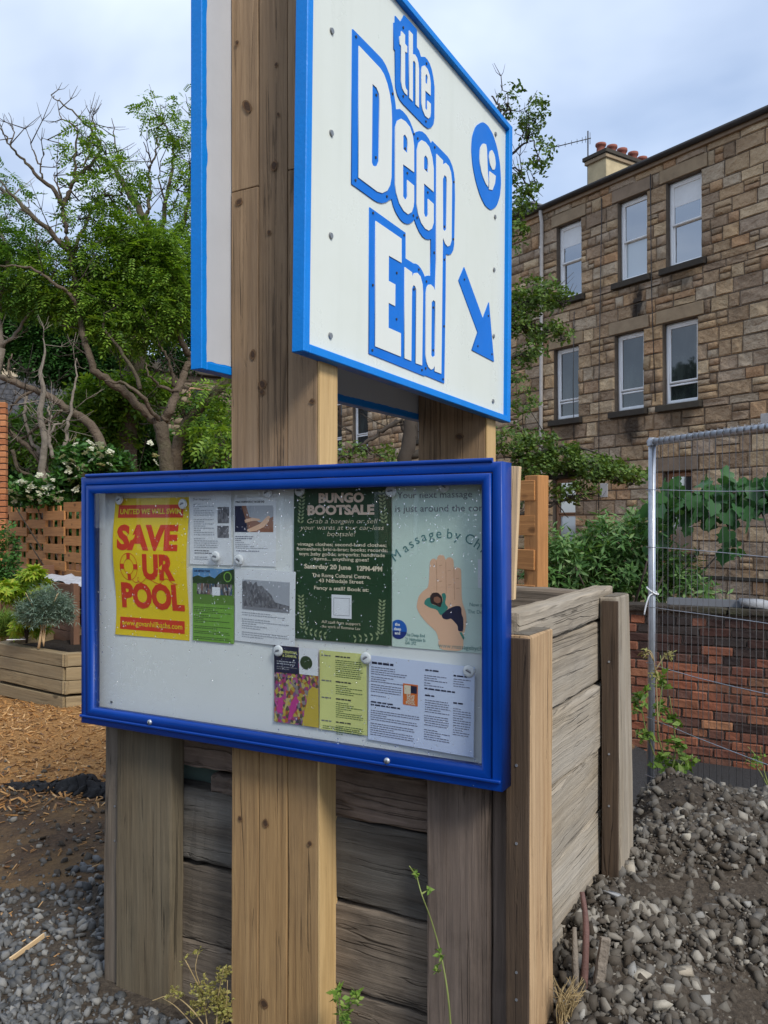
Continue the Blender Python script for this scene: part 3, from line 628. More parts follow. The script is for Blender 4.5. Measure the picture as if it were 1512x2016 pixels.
# ------------------------------------------------------------------ notice board
BA0, BA1, BZ0, BZ1, BF, BB = -2.283, -.772, .926, 1.755, 1.986, 2.053
NB = thing('notice_board', 'blue framed glazed notice board full of posters', 'notice board', W(BA0, BF, BZ0), RZB)
BW, BH, BD = BA1 - BA0, BZ1 - BZ0, BB - BF
part('back_panel', box(BW - .06, .006, BH - .06), M['board_white'], NB, (BW / 2, BD - .010, BH / 2))
def frame_ring(name, x0, z0, x1, z1, w, y0, y1, m, inner_bev=.006, parent=None):
    # mitred four sided profile: outer face, bevelled inner lip
    prof = [(0, y1), (0, y0 + .003), (.003, y0), (w - inner_bev, y0), (w, y0 + inner_bev), (w, y1)]
    V, Fq = [], []
    for px, py in prof:
        V += [(x0 + px, py, z0 + px), (x1 - px, py, z0 + px), (x1 - px, py, z1 - px), (x0 + px, py, z1 - px)]
    n = len(prof)
    for i in range(n):
        for j in range(4): a, b = i * 4 + j, i * 4 + (j + 1) % 4; c2, d2 = ((i + 1) % n) * 4 + (j + 1) % 4, ((i + 1) % n) * 4 + j; Fq.append((a, b, c2, d2))
    return part(name, npmesh(name, V, Fq), m, parent)
frame_ring('cabinet_frame', 0, 0, BW, BH, .026, 0, BD, M['blue_frame'], .002, NB)
dr = frame_ring('door_frame', .0285, .0285, BW - .0285, BH - .0285, .0275, -.005, .030, M['blue_frame'], .009, NB)
part('glass_pane', box(BW - .10, .003, BH - .10), M['glass'], NB, (BW / 2, .0075, BH / 2))
part('hinge_strip', cyl(.006, BW - .05, 12), M['blue_frame'], NB, (BW / 2, .001, BH + .004), (0, R(90), 0))
part('lip_strip', box(BW - .004, .010, .008, .002), M['blue_frame'], NB, (BW / 2, -.004, .026))
lock_r = lathe([(0, -.007), (.006, -.007), (.0065, -.0055), (.0085, -.005), (.0085, .001), (.0, .001)], 18)
for x, z in ((.322, .040), (1.186, .036)):
    lk = part('lock', lock_r, M['steel'], NB, (x, -.004, z), (R(-90), 0, 0))
    part('keyhole', box(.0016, .0016, .006), M['gutter'], lk, (0, 0, -.0068), (R(90), 0, 0))
for x, z in ((.087, .777), (.089, .070)): part('panel_screw', small, M['screw'], NB, (x, BD - .0145, z), (R(90), 0, 0))
lb = thing('batten', 'narrow pale batten standing up behind the right end of the notice board', 'batten', W(-.80, 2.062, 1.40), RZB)
part('lath', plank(.052, .016, .345, .002, .001, 3), M['wood_pale'], lb, (.012, .008, .175), (0, R(2.6), 0))

# rain drops on the glass
dt = []
for k in range(2):
    V = []
    n = 6
    for rr_, zz in ((1, 0), (.8, .55), (.35, .85)):
        for j in range(n): a = 6.283 * j / n; V.append((rr_ * math.cos(a), -zz * .8, rr_ * math.sin(a)))
    V.append((0, -.72, 0)); V.append((0, 0, 0)); Fq = []
    for i in range(2):
        for j in range(n): a, b, c2, d2 = i * n + j, i * n + (j + 1) % n, (i + 1) * n + (j + 1) % n, (i + 1) * n + j; Fq += [(a, b, c2), (a, c2, d2)]
    for j in range(n): Fq.append((2 * n + j, 2 * n + (j + 1) % n, 3 * n)); Fq.append(((j + 1) % n, j, 3 * n + 1))
    dt.append((np.array(V), np.array(Fq)))
N = 4200
X = rng.uniform(.06, BW - .06, N); Z = rng.uniform(.06, BH - .06, N)
keep = rng.random(N) < np.clip(.25 + .55 * np.sin(X * 5 + 1.2) * np.sin(Z * 6 + X * 2) + .35 * (X / BW), .08, 1)
X, Z = X[keep], Z[keep]; n = len(X)
pos = np.stack([X, np.full(n, .0058), Z], 1); sz = .0009 + .0018 * rng.random(n) ** 3
V, Fq = inst(dt, pos, rotmats(np.zeros(n), rng.uniform(0, 6, n) * 0, np.zeros(n)), np.stack([sz, sz, sz * rng.uniform(1, 1.7, n)], 1))
o = part('raindrops', npmesh('raindrops', V, Fq, True), M['drop'], NB, kind='stuff')
# beads of water along the frame
V, Fq = inst(dt, np.stack([rng.uniform(.01, BW - .01, 260), np.full(260, .001), np.where(rng.random(260) < .5, rng.uniform(.004, .022, 260), BH - rng.uniform(.004, .02, 260))], 1), rotmats(np.zeros(260), np.zeros(260), np.zeros(260)), .0012 + .0016 * rng.random(260) ** 2)
part('raindrops', npmesh('raindrops', V, Fq, True), M['drop'], NB, kind='stuff')

# ------------------------------------------------------------------ posters inside the cabinet (local x right, z up, -y towards the glass)
PB = BB - .0140
layer = [0.0]
def poster(name, label, cat, a0, z1, w, h, paper, warp=None, lift=0.0, rot=0.0):
    t = thing(name, label, cat, W(a0, PB - .0008 - lift, z1 - h), RZB); t.rotation_euler = (0, rot, RZB)
    part('sheet', rectgrid(0, 0, w, h, 10, 14, 0, warp), paper, t); return t
def put(t, nm, me, m, y, x=0, z=0, kind=None): return part(nm, me, m, t, (x, y, z), kind=kind)
def wv(A, kx, kz, ph=0.0, ex=0.0):
    def f(q):
        q = np.array(q, float)
        q[:, 1] += A * np.sin(kx * q[:, 0] + kz * q[:, 2] + ph)
        if ex: q[:, 0] += ex * np.sin(q[:, 2] * 15 + ph)
        return q
    return f
def shifted(warp, x, z):
    if warp is None: return None
    def f(q):
        q = np.array(q, float); q[:, 0] += x; q[:, 2] += z; q = warp(q); q[:, 0] -= x; q[:, 2] -= z; return q
    return f
def tx(t, s, x, z, size, m, y=-.0007, nm='lettering', warp=None, **k):
    return put(t, nm, text(s, size, warp=shifted(warp, x, z), **k), m, y, x, z)
def fit(s, size, width, **k):              # horizontal stretch so that the line has the measured width
    me = text(s, size, **k); xs = [v.co.x for v in me.vertices]; return width / (max(xs) - min(xs))
def tfit(t, s, x, z, size, width, m, warp=None, y=-.0007, **k):
    return tx(t, s, x, z, size, m, y=y, sx=fit(s, size, width, **k), warp=warp, **k)
def lines(t, x0, z1, w, n, lh, m, seed=0, th=.42, ragged=.25, y=-.0006, warp=None):
    rr = random.Random(seed); rs = []
    for i in range(n):
        z = z1 - i * lh; x = x0; end = x0 + w * (1 - (rr.uniform(.3, .75) if rr.random() < ragged else rr.uniform(0, .06)))
        while x < end - lh * .4:
            l = lh * rr.uniform(.5, 1.9); rs.append((x, z, min(x + l, end), z + lh * th)); x += l + lh * .28
    return put(t, 'small_print', rects(rs, warp), m, y, kind='stuff')

# yellow poster
wy = wv(.0045, 4, 14, .4, .004)
t = poster('poster', 'yellow SAVE OUR POOL poster with big red letters', 'poster', -2.176, 1.683, .326, .457, I['yellow'], wy, .004)
w, h = .326, .457
put(t, 'banner', rectgrid(.018, .392, .302, .434, 8, 2, 0, wy), I['red'], -.0006)
tfit(t, 'UNITED WE WILL SWIM', .160, .4045, .0235, .266, I['yellow'], wy, off=.0008, y=-.0012)
tfit(t, 'SAVE', .153, .290, .1075, .268, I['red'], wy, off=.0055)
tfit(t, 'UR', .200, .194, .1075, .142, I['red'], wy, off=.0055)
tfit(t, 'POOL', .166, .098, .1075, .280, I['red'], wy, off=.0055)
put(t, 'banner', rectgrid(.020, .020, .306, .061, 8, 2, 0, wy), I['red'], -.0006)
tfit(t, 'www.govanhillbaths.com', .163, .034, .0255, .268, I['yellow'], wy, off=.0003, y=-.0012)
cx, cz = .072, .230
ring = lambda r, d=.0019: [ellipse(cx, cz, r, r * 1.12, 30), ellipse(cx, cz, r - d, (r - d) * 1.12, 30)]
put(t, 'life_ring', poly(ring(.041) , 0, wy), I['red'], -.0007); put(t, 'life_ring', poly(ring(.0235), 0, wy), I['red'], -.0007)
for ang in range(4):
    a = ang * math.pi / 2; put(t, 'life_ring', poly([[(cx + r * math.cos(a + d), cz + r * 1.12 * math.sin(a + d)) for r, d in ((.024, -.32), (.0405, -.2), (.0405, .2), (.024, .32))]], 0, wy), I['red'], -.0009)
rope = [(.085, .185), (.1, .178), (.115, .184), (.113, .195), (.108, .188), (.122, .178), (.14, .187), (.152, .194), (.19, .180), (.21, .178), (.225, .192), (.245, .193), (.262, .182), (.285, .177)]
c = spl([(x, 0, z) for x, z in rope], 4); put(t, 'rope', poly([[(p[0], p[2] + .0011) for p in c] + [(p[0], p[2] - .0011) for p in c[::-1]]], 0, wy), I['red'], -.0008)
# A5 text sheet with two little pictures
ww = wv(.0028, 9, 12, 1)
t = poster('leaflet', 'white A5 text leaflet with two small grey photographs, right of the yellow poster', 'leaflet', -1.845, 1.702, .172, .232, I['white'], ww, .004)
tfit(t, 'Dear Neighbours,', .055, .202, .010, .075, I['mgrey'], ww)
lines(t, .018, .188, .088, 6, .0068, I['lgrey'], 1, warp=ww); lines(t, .018, .140, .088, 8, .0068, I['lgrey'], 2, warp=ww); lines(t, .018, .080, .1, 5, .0068, I['lgrey'], 3, warp=ww); lines(t, .02, .042, .09, 2, .0075, I['mgrey'], 4, warp=ww); lines(t, .02, .022, .06, 2, .0065, I['lgrey'], 6, warp=ww)
put(t, 'photograph', rectgrid(.118, .130, .164, .180, 3, 3, 0, ww), I['oldphoto'], -.0006); put(t, 'photograph', rectgrid(.116, .085, .162, .122, 3, 3, 0, ww), I['oldphoto'], -.0006)
# A5 sheet with a photo of hands
t = poster('leaflet', 'white A5 leaflet with a dark photo of two hands at its top', 'leaflet', -1.667, 1.678, .160, .208, I['white'], None, .001)
tfit(t, 'PUBLIC WORKSHOPS AT THE DEEP END', .062, .192, .0085, .110, I['black'], off=.0003)
put(t, 'photograph', rectgrid(.004, .103, .150, .183), I['skin'], -.0004)
put(t, 'photograph', poly([[(.004, .103), (.004, .183), (.03, .183), (.042, .150), (.052, .125), (.055, .103)]]), I['navy'], -.0007)
put(t, 'photograph', poly([[(.048, .183), (.15, .183), (.15, .150), (.1, .132), (.06, .150)]]), I['lgrey'], -.0006)
put(t, 'photograph', poly([[(.05, .11), (.1, .128), (.13, .152), (.138, .150), (.134, .135), (.115, .118), (.09, .108), (.06, .103)]]), I['peach'], -.0009)
put(t, 'photograph', poly([[(.042, .14), (.07, .147), (.1, .143), (.1, .138), (.075, .137), (.045, .131)]]), I['peach'], -.0009)
lines(t, .006, .088, .07, 3, .006, I['text'], 7); lines(t, .006, .070, .125, 4, .0058, I['lgrey'], 8); lines(t, .01, .044, .09, 1, .006, I['text'], 9)
# green group photo leaflet
t = poster('leaflet', 'green leaflet with a group photo on grass in its upper half', 'leaflet', -1.832, 1.459, .166, .230, I['lime'], None, .002)
put(t, 'photograph', rectgrid(0, .118, .166, .230), I['field'], -.0004); put(t, 'photograph', rectgrid(0, .195, .166, .230), I['sky'], -.0006)
put(t, 'photograph', poly([[(0, .182), (0, .200), (.02, .207), (.045, .201), (.07, .206), (.09, .199), (.105, .212), (.125, .222), (.166, .229), (.166, .182)]]), I['tree'], -.0008)
put(t, 'photograph', rectgrid(.018, .148, .160, .182), I['people'], -.0010); put(t, 'photograph', rectgrid(.080, .146, .112, .172), I['white'], -.0012)
put(t, 'photograph', poly([ellipse(.142, .205, .016, .016, 20), ellipse(.142, .205, .0125, .0125, 20)]), I['lime'], -.0012)
tfit(t, 'OUR HISTORY TOUR', .038, .218, .0085, .066, I['navy'], y=-.0012, off=.0003)
for k, (z, nn) in enumerate(((.106, 4), (.080, 5), (.046, 2), (.030, 2), (.012, 2))): lines(t, .006, z, .150, nn, .0055, I['textg'], 20 + k, .4, .4)
# white sheet with the old street photo
ww = wv(.0038, 6, 8, 2)
t = poster('leaflet', 'white sheet with a grey old street photograph above a few lines of text', 'leaflet', -1.663, 1.462, .228, .222, I['white'], ww, .005, R(1.2))
put(t, 'photograph', rectgrid(.030, .100, .208, .190, 6, 4, 0, ww), I['lgrey'], -.0006)
put(t, 'photograph', poly([[(.030, .108), (.030, .185), (.045, .187), (.05, .178), (.062, .188), (.07, .176), (.085, .186), (.09, .172), (.105, .175), (.12, .163), (.14, .150), (.155, .128), (.18, .124), (.208, .120), (.208, .108)]], 0, ww), I['oldphoto'], -.0010)
put(t, 'photograph', rectgrid(.030, .100, .208, .109, 4, 1, 0, ww), I['grey'], -.0012)
lines(t, .028, .088, .175, 2, .0068, I['lgrey'], 31, warp=ww); lines(t, .028, .068, .178, 5, .0068, I['lgrey'], 32, warp=ww); lines(t, .028, .028, .178, 3, .0068, I['lgrey'], 33, warp=ww)
# green bootsale poster
t = poster('poster', 'dark green BUNGO BOOTSALE poster with cream lettering', 'poster', -1.441, 1.709, .327, .447, I['green'], None, .003)
cxm = .163
tfit(t, 'BUNGO', .163, .398, .036, .152, I['pinkc'], off=.0018); tfit(t, 'BOOTSALE', .160, .3635, .036, .224, I['pinkc'], off=.0018)
for s, z, wd in (('Grab a bargain or sell', .3375, .236), ('your wares at our car-less', .319, .281), ('bootsale!', .301, .095)): tfit(t, s, cxm, z, .0195, wd, I['cream'], shear=.22, off=-.0002)
for s, z, wd in (('vintage clothes; second-hand clothes;', .2725, .298), ('homeware; bric-a-brac; books; records;', .2585, .304), ('toys; baby goods; artworks; handmade', .2445, .288), ('items... anything goes!', .231, .184)): tfit(t, s, cxm, z, .0135, wd, I['cream'], off=.0002)
tfit(t, 'Saturday 20 June', .117, .2065, .018, .160, I['cream'], off=.0006); tfit(t, '12PM-4PM', .257, .205, .018, .080, I['cream'], off=.0008)
for s, z, wd in (('The Roma Cultural Centre,', .183, .196), ('43 Nithsdale Street', .168, .150), ('Fancy a stall? Book at:', .1465, .183)): tfit(t, s, cxm, z, .0145, wd, I['cream'], off=.0003)
tfit(t, 'All stall fees support', .163, .0505, .0115, .131, I['cream']); tfit(t, 'the work of Romano Lav', .163, .0375, .0115, .130, I['cream'])
put(t, 'code_panel', rectgrid(.132, .067, .199, .134), I['white'], -.0007)
put(t, 'code_panel', rects([(.139, .075, .192, .0762), (.139, .124, .192, .1252), (.139, .075, .1402, .1252), (.191, .075, .192, .1252)]), I['grey'], -.0010)
lf = []
def sprig(x, z, x2, z2, n):
    for i in range(n):
        f = i / max(1, n - 1); px, pz = x + (x2 - x) * f, z + (z2 - z) * f; ba = math.atan2(z2 - z, x2 - x)
        for sd in (-1, 1):
            a = ba + sd * .9; l = .015; wv_ = .0034
            lf.append([(px, pz), (px + l * .5 * math.cos(a) - wv_ * math.sin(a), pz + l * .5 * math.sin(a) + wv_ * math.cos(a)), (px + l * math.cos(a), pz + l * math.sin(a)), (px + l * .5 * math.cos(a) + wv_ * math.sin(a), pz + l * .5 * math.sin(a) - wv_ * math.cos(a))])
sprig(.024, .338, .03, .42, 9); sprig(.305, .338, .297, .42, 9); sprig(.033, .03, .026, .12, 10); sprig(.292, .03, .298, .118, 10); sprig(.04, .025, .105, .016, 5); sprig(.287, .025, .215, .013, 5)
put(t, 'leaf_garland', poly(lf), I['sage'], -.0008)
# massage poster
t = poster('poster', 'pale mint massage poster with a big hand cradling a small figure', 'poster', -1.113, 1.707, .310, .446, I['mint'], None, .001)
MZ = lambda pts: [(lambda q: (q[0] + 1.113, q[1] - 1.261))(onB(765 + x * .17364, 950 + y * .17364, PB - .002)) for x, y in pts]
def mzt(st, x0, x1, y, size, col, **k):      # a line of lettering between two measured ends
    (ax, az), (bx_, bz) = MZ([(x0, y), (x1, y)]); tfit(t, st, (ax + bx_) / 2, az, size, bx_ - ax, col, **k)
mzt('Your next massage', 100, 950, 180, .0250, I['mgrey'])
(ax, az), = MZ([(72, 332)]); tx(t, 'is just around the corner', ax, az, .0262, I['mgrey'], align='LEFT', sx=fit('is just around the cor', .0262, 1.0) * (MZ([(1062, 330)])[0][0] - ax))
gpx = [('M', 112, 868), ('a', 215, 782), ('s', 278, 735), ('s', 340, 692), ('a', 412, 662), ('g', 492, 641), ('e', 572, 630), ('b', 690, 635), ('y', 775, 650), ('C', 900, 690), ('h', 985, 745), ('r', 1052, 800), ('i', 1092, 840), ('s', 1140, 890)]
gq = MZ([(x, y) for _, x, y in gpx])
for i, (ch, _, _) in enumerate(gpx):
    p0, p1 = gq[max(0, i - 1)], gq[min(len(gq) - 1, i + 1)]; an_ = math.atan2(p1[1] - p0[1], p1[0] - p0[0])
    if .004 < gq[i][0] < .305:
        o = put(t, 'lettering', text(ch, .038), I['teal'], -.0008, gq[i][0], gq[i][1]); o.rotation_euler = (0, -an_, 0)
put(t, 'hand_picture', poly([rounded(MZ([(572, 1895), (560, 1740), (530, 1680), (430, 1590), (350, 1490), (315, 1410), (340, 1290), (390, 1230), (455, 1185), (468, 900), (490, 868), (520, 860), (545, 880), (560, 830), (600, 815), (630, 830), (648, 880), (665, 855), (700, 845), (735, 870), (745, 975), (775, 960), (810, 970), (825, 1000), (830, 1340), (880, 1480), (885, 1600), (850, 1740), (848, 1915)]), 2)]), I['peach'], -.0006)
ln = []
for x0, y0, x1, y1 in ((545, 890, 548, 1230), (650, 900, 655, 1260), (742, 960, 748, 1330)):
    q = MZ([(x0 - 2, y0), (x0 + 2, y0), (x1 + 2, y1), (x1 - 2, y1)]); ln.append(q)
for x0, y0 in ((575, 940), (575, 1120), (670, 1000), (675, 1160), (765, 1090), (770, 1200)): ln.append(MZ([(x0, y0), (x0 + 35, y0 - 6), (x0 + 35, y0 - 2), (x0, y0 + 4)]))
put(t, 'hand_picture', poly(ln), I['peachd'], -.0009)
put(t, 'figure_picture', poly([rounded(MZ([(440, 1310), (475, 1300), (490, 1380), (560, 1400), (600, 1380), (620, 1330), (600, 1260), (640, 1250), (655, 1290), (640, 1370), (680, 1420), (640, 1470), (590, 1510), (550, 1440), (470, 1420), (405, 1380), (410, 1340)]))]), I['tealb'], -.0009)
put(t, 'figure_picture', poly([rounded(MZ([(600, 1500), (680, 1430), (760, 1398), (810, 1400), (828, 1430), (828, 1490), (850, 1540), (850, 1690), (790, 1685), (785, 1620), (740, 1570), (710, 1540), (660, 1555), (615, 1540)]))]), I['navy'], -.0010)
put(t, 'figure_picture', poly([rounded(MZ([(470, 1290), (500, 1250), (560, 1245), (605, 1290), (615, 1340), (590, 1420), (540, 1390), (480, 1370)]))]), I['hair'], -.0012)
put(t, 'figure_picture', poly([rounded(MZ([(515, 1300), (560, 1290), (595, 1320), (590, 1360), (550, 1370), (515, 1345)]))]), I['skin'], -.0014)
put(t, 'figure_picture', poly([MZ([(805, 1700), (830, 1695), (862, 1760), (850, 1785)])]), I['tealb'], -.0010)
put(t, 'code_panel', rectgrid(.255, .170, .31, .245), I['white'], -.0007)
(ax, az), = MZ([(915, 1400)]); tx(t, 'Now at', ax, az, .0135, I['teal'], align='LEFT')
(ax, az), = MZ([(897, 1480)]); tx(t, 'The Deep End', ax, az, .0135, I['teal'], align='LEFT')
for st_, x1, yy in (('The Deep End', 412, 1738), ('21 Nithsdale St', 420, 1790), ('G41 2PZ', 312, 1832)): mzt(st_, 190, x1, yy, .0118, I['teal'], off=.0001)
(ax, az), = MZ([(565, 1868)]); tx(t, 'www.massagebychris', ax, az, .0168, I['teal'], align='LEFT')
ce = [(x, z) for x, z in ellipse(.020, .048, .0265, .0265, 30)]; ce = [(max(.002, x), z) for x, z in ce]
put(t, 'round_logo', poly([ce]), I['blue'], -.0007)
put(t, 'round_logo', poly([[(x, z) for x, z in ce if z < .048]]), I['dblue'], -.0009)
for s_t, z in (('the', .058), ('deep', .0455), ('end', .034)): tx(t, s_t, .0175, z, .0115, I['white'], y=-.0013, off=.0004)
# carnival leaflet
ww = wv(.003, 12, 9, .5)
t = poster('leaflet', 'carnival leaflet with a crowd in yellow and pink costumes', 'leaflet', -1.512, 1.237, .160, .228, I['photo'], ww, .006)
put(t, 'photograph', rectgrid(.092, .150, .160, .228, 3, 3, 0, ww), I['white'], -.0004)
put(t, 'photograph', poly([ellipse(.118, .185, .022, .020, 18)], 0, ww), I['tree'], -.0008)
put(t, 'photograph', poly([[(.10, 0), (.16, 0), (.16, .112), (.14, .118), (.125, .105), (.118, .07), (.108, .03)]], 0, ww), ink('costume_yellow', (.62, .45, .06)), -.0008)
put(t, 'photograph', poly([[(.05, .01), (.062, .012), (.09, .07), (.078, .085), (.06, .06)], [(.01, .03), (.03, .028), (.035, .08), (.015, .07)]], 0, ww), ink('costume_pink', (.55, .05, .27)), -.0008)
put(t, 'title_panel', rectgrid(0, .148, .090, .228, 3, 3, 0, ww), I['navy'], -.0007)
tfit(t, 'INTERNATIONAL', .058, .207, .0105, .056, I['pale'], ww, off=.0003, y=-.0012); tfit(t, '& CARNIVAL', .058, .196, .0105, .052, I['pale'], ww, off=.0003, y=-.0012)
lines(t, .01, .180, .07, 2, .007, I['lgrey'], 41, warp=ww, y=-.0012); lines(t, .01, .164, .075, 2, .006, I['grey'], 42, warp=ww, y=-.0012)
# pale yellow programme
t = poster('leaflet', 'pale yellow programme sheet with dark headings in two columns', 'leaflet', -1.351, 1.234, .160, .228, I['pale'], ww, .005)
zz = .212
for hd, hd2, nn, k in (('SUNDAY', 'OPENING EVENTS', 9, 1), ('WEDNESDAY', 'COMMUNITY EVENT', 5, 2), ('SATURDAY', 'SPECIAL NIGHT', 8, 3), ('CLOSING', 'CLOSING PARTY', 5, 4)):
    lines(t, .007, zz, .034, 1, .0085, I['mgrey'], 50 + k, .42, 0, warp=ww); lines(t, .056, zz, .052, 1, .009, I['black'], 60 + k, .42, 0, warp=ww)
    lines(t, .056, zz - .010, .092, nn, .0058, I['textg'], 70 + k, .36, .3, warp=ww); zz -= .016 + nn * .0058 + .004
lines(t, .012, .010, .12, 2, .0058, I['textg'], 79, .36, .2, warp=ww)
# blue white double sheet
ww = wv(.004, 7, 4, 1.5)
t = poster('leaflet', 'wide pale blue newsletter sheet with a small orange picture, lowest right', 'leaflet', -1.189, 1.232, .322, .236, I['whiteb'], ww, .007, R(1.1))
lines(t, .010, .213, .070, 1, .0105, I['navy'], 119, .6, 0, warp=ww)
for k, (x, z, wd, nn) in enumerate(((.008, .203, .115, 4), (.008, .176, .115, 3), (.008, .154, .10, 4), (.008, .124, .05, 1), (.008, .082, .155, 5), (.008, .046, .14, 6), (.175, .198, .07, 3), (.175, .178, .06, 2), (.178, .132, .075, 6), (.176, .090, .075, 5), (.176, .052, .08, 5), (.262, .198, .05, 4), (.262, .120, .052, 7), (.262, .076, .05, 5))):
    lines(t, x, z, wd, nn, .0062, I['text'], 90 + k, .36, .3, warp=ww)
for k, (x, z, wd) in enumerate(((.008, .105, .075), (.008, .097, .1), (.176, .162, .094), (.178, .212, .045), (.262, .206, .04), (.178, .144, .03), (.262, .134, .03))): lines(t, x, z, wd, 1, .0098, I['navy'], 120 + k, .42, 0, warp=ww)
put(t, 'small_picture', rectgrid(.110, .112, .156, .170, 2, 2, 0, ww), I['orange'], -.0006); put(t, 'small_picture', rectgrid(.114, .142, .134, .166, 1, 1, 0, ww), I['cream'], -.0009); put(t, 'small_picture', rectgrid(.134, .146, .153, .166, 1, 1, 0, ww), I['navy'], -.0009)
for s_t, z in (('SAVE', .133), ('OUR', .124), ('POOL', .115)): tx(t, s_t, .134, z, .011, I['cream'], y=-.0012, off=.0004, warp=ww)

# badges that hold the paper
badge = lathe([(0, -.004), (.010, -.0038), (.0145, -.0028), (.0165, -.0008), (.0165, .003), (0, .003)], 22)
for (a, z), lab in (((-2.146, 1.678), 'at the upper left of the yellow poster'), ((-1.866, 1.661), 'at the upper right of the yellow poster'), ((-1.732, 1.496), 'at the foot of the white text leaflet'), ((-1.640, 1.488), 'at the lower left of the leaflet with hands'),
                    ((-1.415, 1.695), 'at the upper left of the green bootsale poster'), ((-1.111, 1.688), 'where the bootsale and massage posters meet'), ((-.951, 1.698), 'above the massage poster heading'), ((-1.191, 1.224), 'between the pale yellow and pale blue sheets'),
                    ((-.879, 1.214), 'at the upper right of the pale blue newsletter'), ((-1.492, 1.222), 'on the dark corner of the carnival leaflet'), ((-1.533, 1.692), 'above the photo of hands')):
    t = thing('badge', 'round white button badge ' + lab, 'badge', W(a, PB - .013, z), RZB, 'round white badges holding up the posters')
    part('disc', badge, M['white_plastic'], t, (0, 0, 0), (R(-90), 0, 0))
    o = part('print_stripe', rects([(-.008, -.002, .008, .002), (-.006, .003, .006, .0042)]), I['mgrey'], t, (0, -.0045, 0), (0, random.uniform(-.6, .6), 0))
# ------------------------------------------------------------------ sleeper box
BX = thing('sleeper_box', 'tall planter box of weathered railway sleepers carrying the sign', 'planter', W(-2.22, 2.12, 0), RZB)
def bx(a, b, z): return (a + 2.22, b - 2.12, z)
def hplank(nm, a0, a1, b, z0, z1, th, m, seed, label=None, jit=.0062):
    return part(nm, plank(z1 - z0 - .008, th, a1 - a0, .010, jit, seed, 15), m, BX, bx((a0 + a1) / 2, b, (z0 + z1) / 2), (random.uniform(-.012, .012), R(90), 0), label=label)
def bplank(nm, b0, b1, a, z0, z1, th, m, seed, label=None):
    return part(nm, plank(th, z1 - z0 - .008, b1 - b0, .010, .0055, seed, 14), m, BX, bx(a, (b0 + b1) / 2, (z0 + z1) / 2), (R(90), 0, random.uniform(-.008, .008)), label=label)
fz = [-.05, .205, .462, .712, .785, 1.0, 1.20, 1.35]
for i in range(len(fz) - 1):
    if i == 3: continue
    ca = -1.6 + .1 * random.uniform(-1, 1)
    hplank('sleeper', -2.215, ca, 2.19, fz[i], fz[i + 1], .08, (M['wood_sleeper'], M['wood_sleeper'], M['wood_black'], M['wood_pink'], M['wood_pink'], M['wood_sleeper'], M['wood_sleeper'])[i], 40 + i)
    hplank('sleeper', ca + .004, -.80, 2.19 + random.uniform(-.006, .006), (fz[i] if i != 4 else .714), fz[i + 1], .08, (M['wood_sleeper'], M['wood_sleeper'], M['wood_black'], M['wood_pink'], M['wood_pink'], M['wood_sleeper'], M['wood_sleeper'])[i], 60 + i)
hplank('sleeper', -1.86, -1.60, 2.19, .715, .783, .07, M['wood_pinkpost'], 71, jit=.008)
part('liner_sheet', box(.5, .004, .2), paint('pale_green_liner', (.16, .23, .20), .6), BX, bx(-1.95, 2.26, .75))
sz_ = [0.0, .36, .585, .815, 1.042, 1.262, 1.368]
sl = [None, None, None, None, None, None]
for i in range(6): bplank('sleeper', 2.13 + random.uniform(0, .008), 3.165, -.825 + random.uniform(-.004, .004), sz_[i], sz_[i + 1], .078, M['wood_side'], 80 + i)
for i in range(6): hplank('sleeper', -2.21, -.87, 3.12, sz_[i], sz_[i + 1] - (.012 if i == 5 else 0), .075, M['wood_sleeper'], 90 + i)
for i in range(6): bplank('sleeper', 2.235, 3.075, -2.215, sz_[i], sz_[i + 1] - .02, .07, M['wood_sleeper'], 100 + i)
def vpost(a0, a1, b0, b1, z0, z1, m, seed, label=None, tilt=0.0, top=True, jit=.003):
    o = part('post', plank(a1 - a0, b1 - b0, z1 - z0, .007, jit, seed, 10), m, BX, bx((a0 + a1) / 2, (b0 + b1) / 2, (z0 + z1) / 2), (0, tilt, 0), label=label)
    if top: part('post_top', box(a1 - a0 - .016, b1 - b0 - .016, .003), M['wood_end'], o, (0, 0, (z1 - z0) / 2 + .0012))
    return o
vpost(-2.218, -1.969, 2.082, 2.146, -.1, 1.30, M['wood_greypost'], 1, 'broad grey brown post at the left corner')
vpost(-2.288, -2.222, 2.095, 2.20, -.1, 1.28, M['wood_sleeper'], 2, 'thin dark corner board')
vpost(-1.031, -.846, 2.082, 2.145, -.1, 1.22, M['wood_pinkpost'], 3, 'wide pinkish brown post under the right of the notice board')
vpost(-.843, -.789, 2.088, 2.146, -.1, 1.20, M['wood_pinkpost'], 4)
cp = vpost(-.786, -.722, 2.062, 2.245, -.1, 1.311, M['wood_orange'], 5, 'near right corner post, raw wood with its sunlit outer face coloured brighter')
# its shaded front face is painted in as a thin board of darker wood
part('post_face', plank(.060, .012, 1.40, .002, .001, 6), M['wood_shadedpost'], BX, bx(-.755, 2.056, .605))
vpost(-.772, -.712, 2.945, 3.135, -.1, 1.342, M['wood_side'], 7, 'far right corner post with a split grey face', R(-.6))
part('post_face', plank(.056, .012, 1.40, .002, .001, 8), M['wood_shadedpost'], BX, bx(-.743, 2.938, .63))  # far post's shaded front, likewise put into a darker face board
nail = cyl(.0038, .003, 8)
for z in (.98, .78, .45, .38): part('nail', nail, M['steel'], BX, bx(-.757, 2.0495, z), (R(90), 0, 0))
for z in (1.12, .62, .8): part('nail', nail, M['steel'], BX, bx(-.745, 2.931, z), (R(90), 0, 0))
for z in (.9, .5, .62): part('nail', nail, M['steel'], BX, bx(-2.238, 2.094, z), (R(90), 0, 0))
part('soil', rectgrid(0, 0, 1.3, .8, 12, 8), M['soil'], BX, bx(-2.17, 2.24, .98), (R(-90), 0, 0)) if False else None
V, Fq = [], []
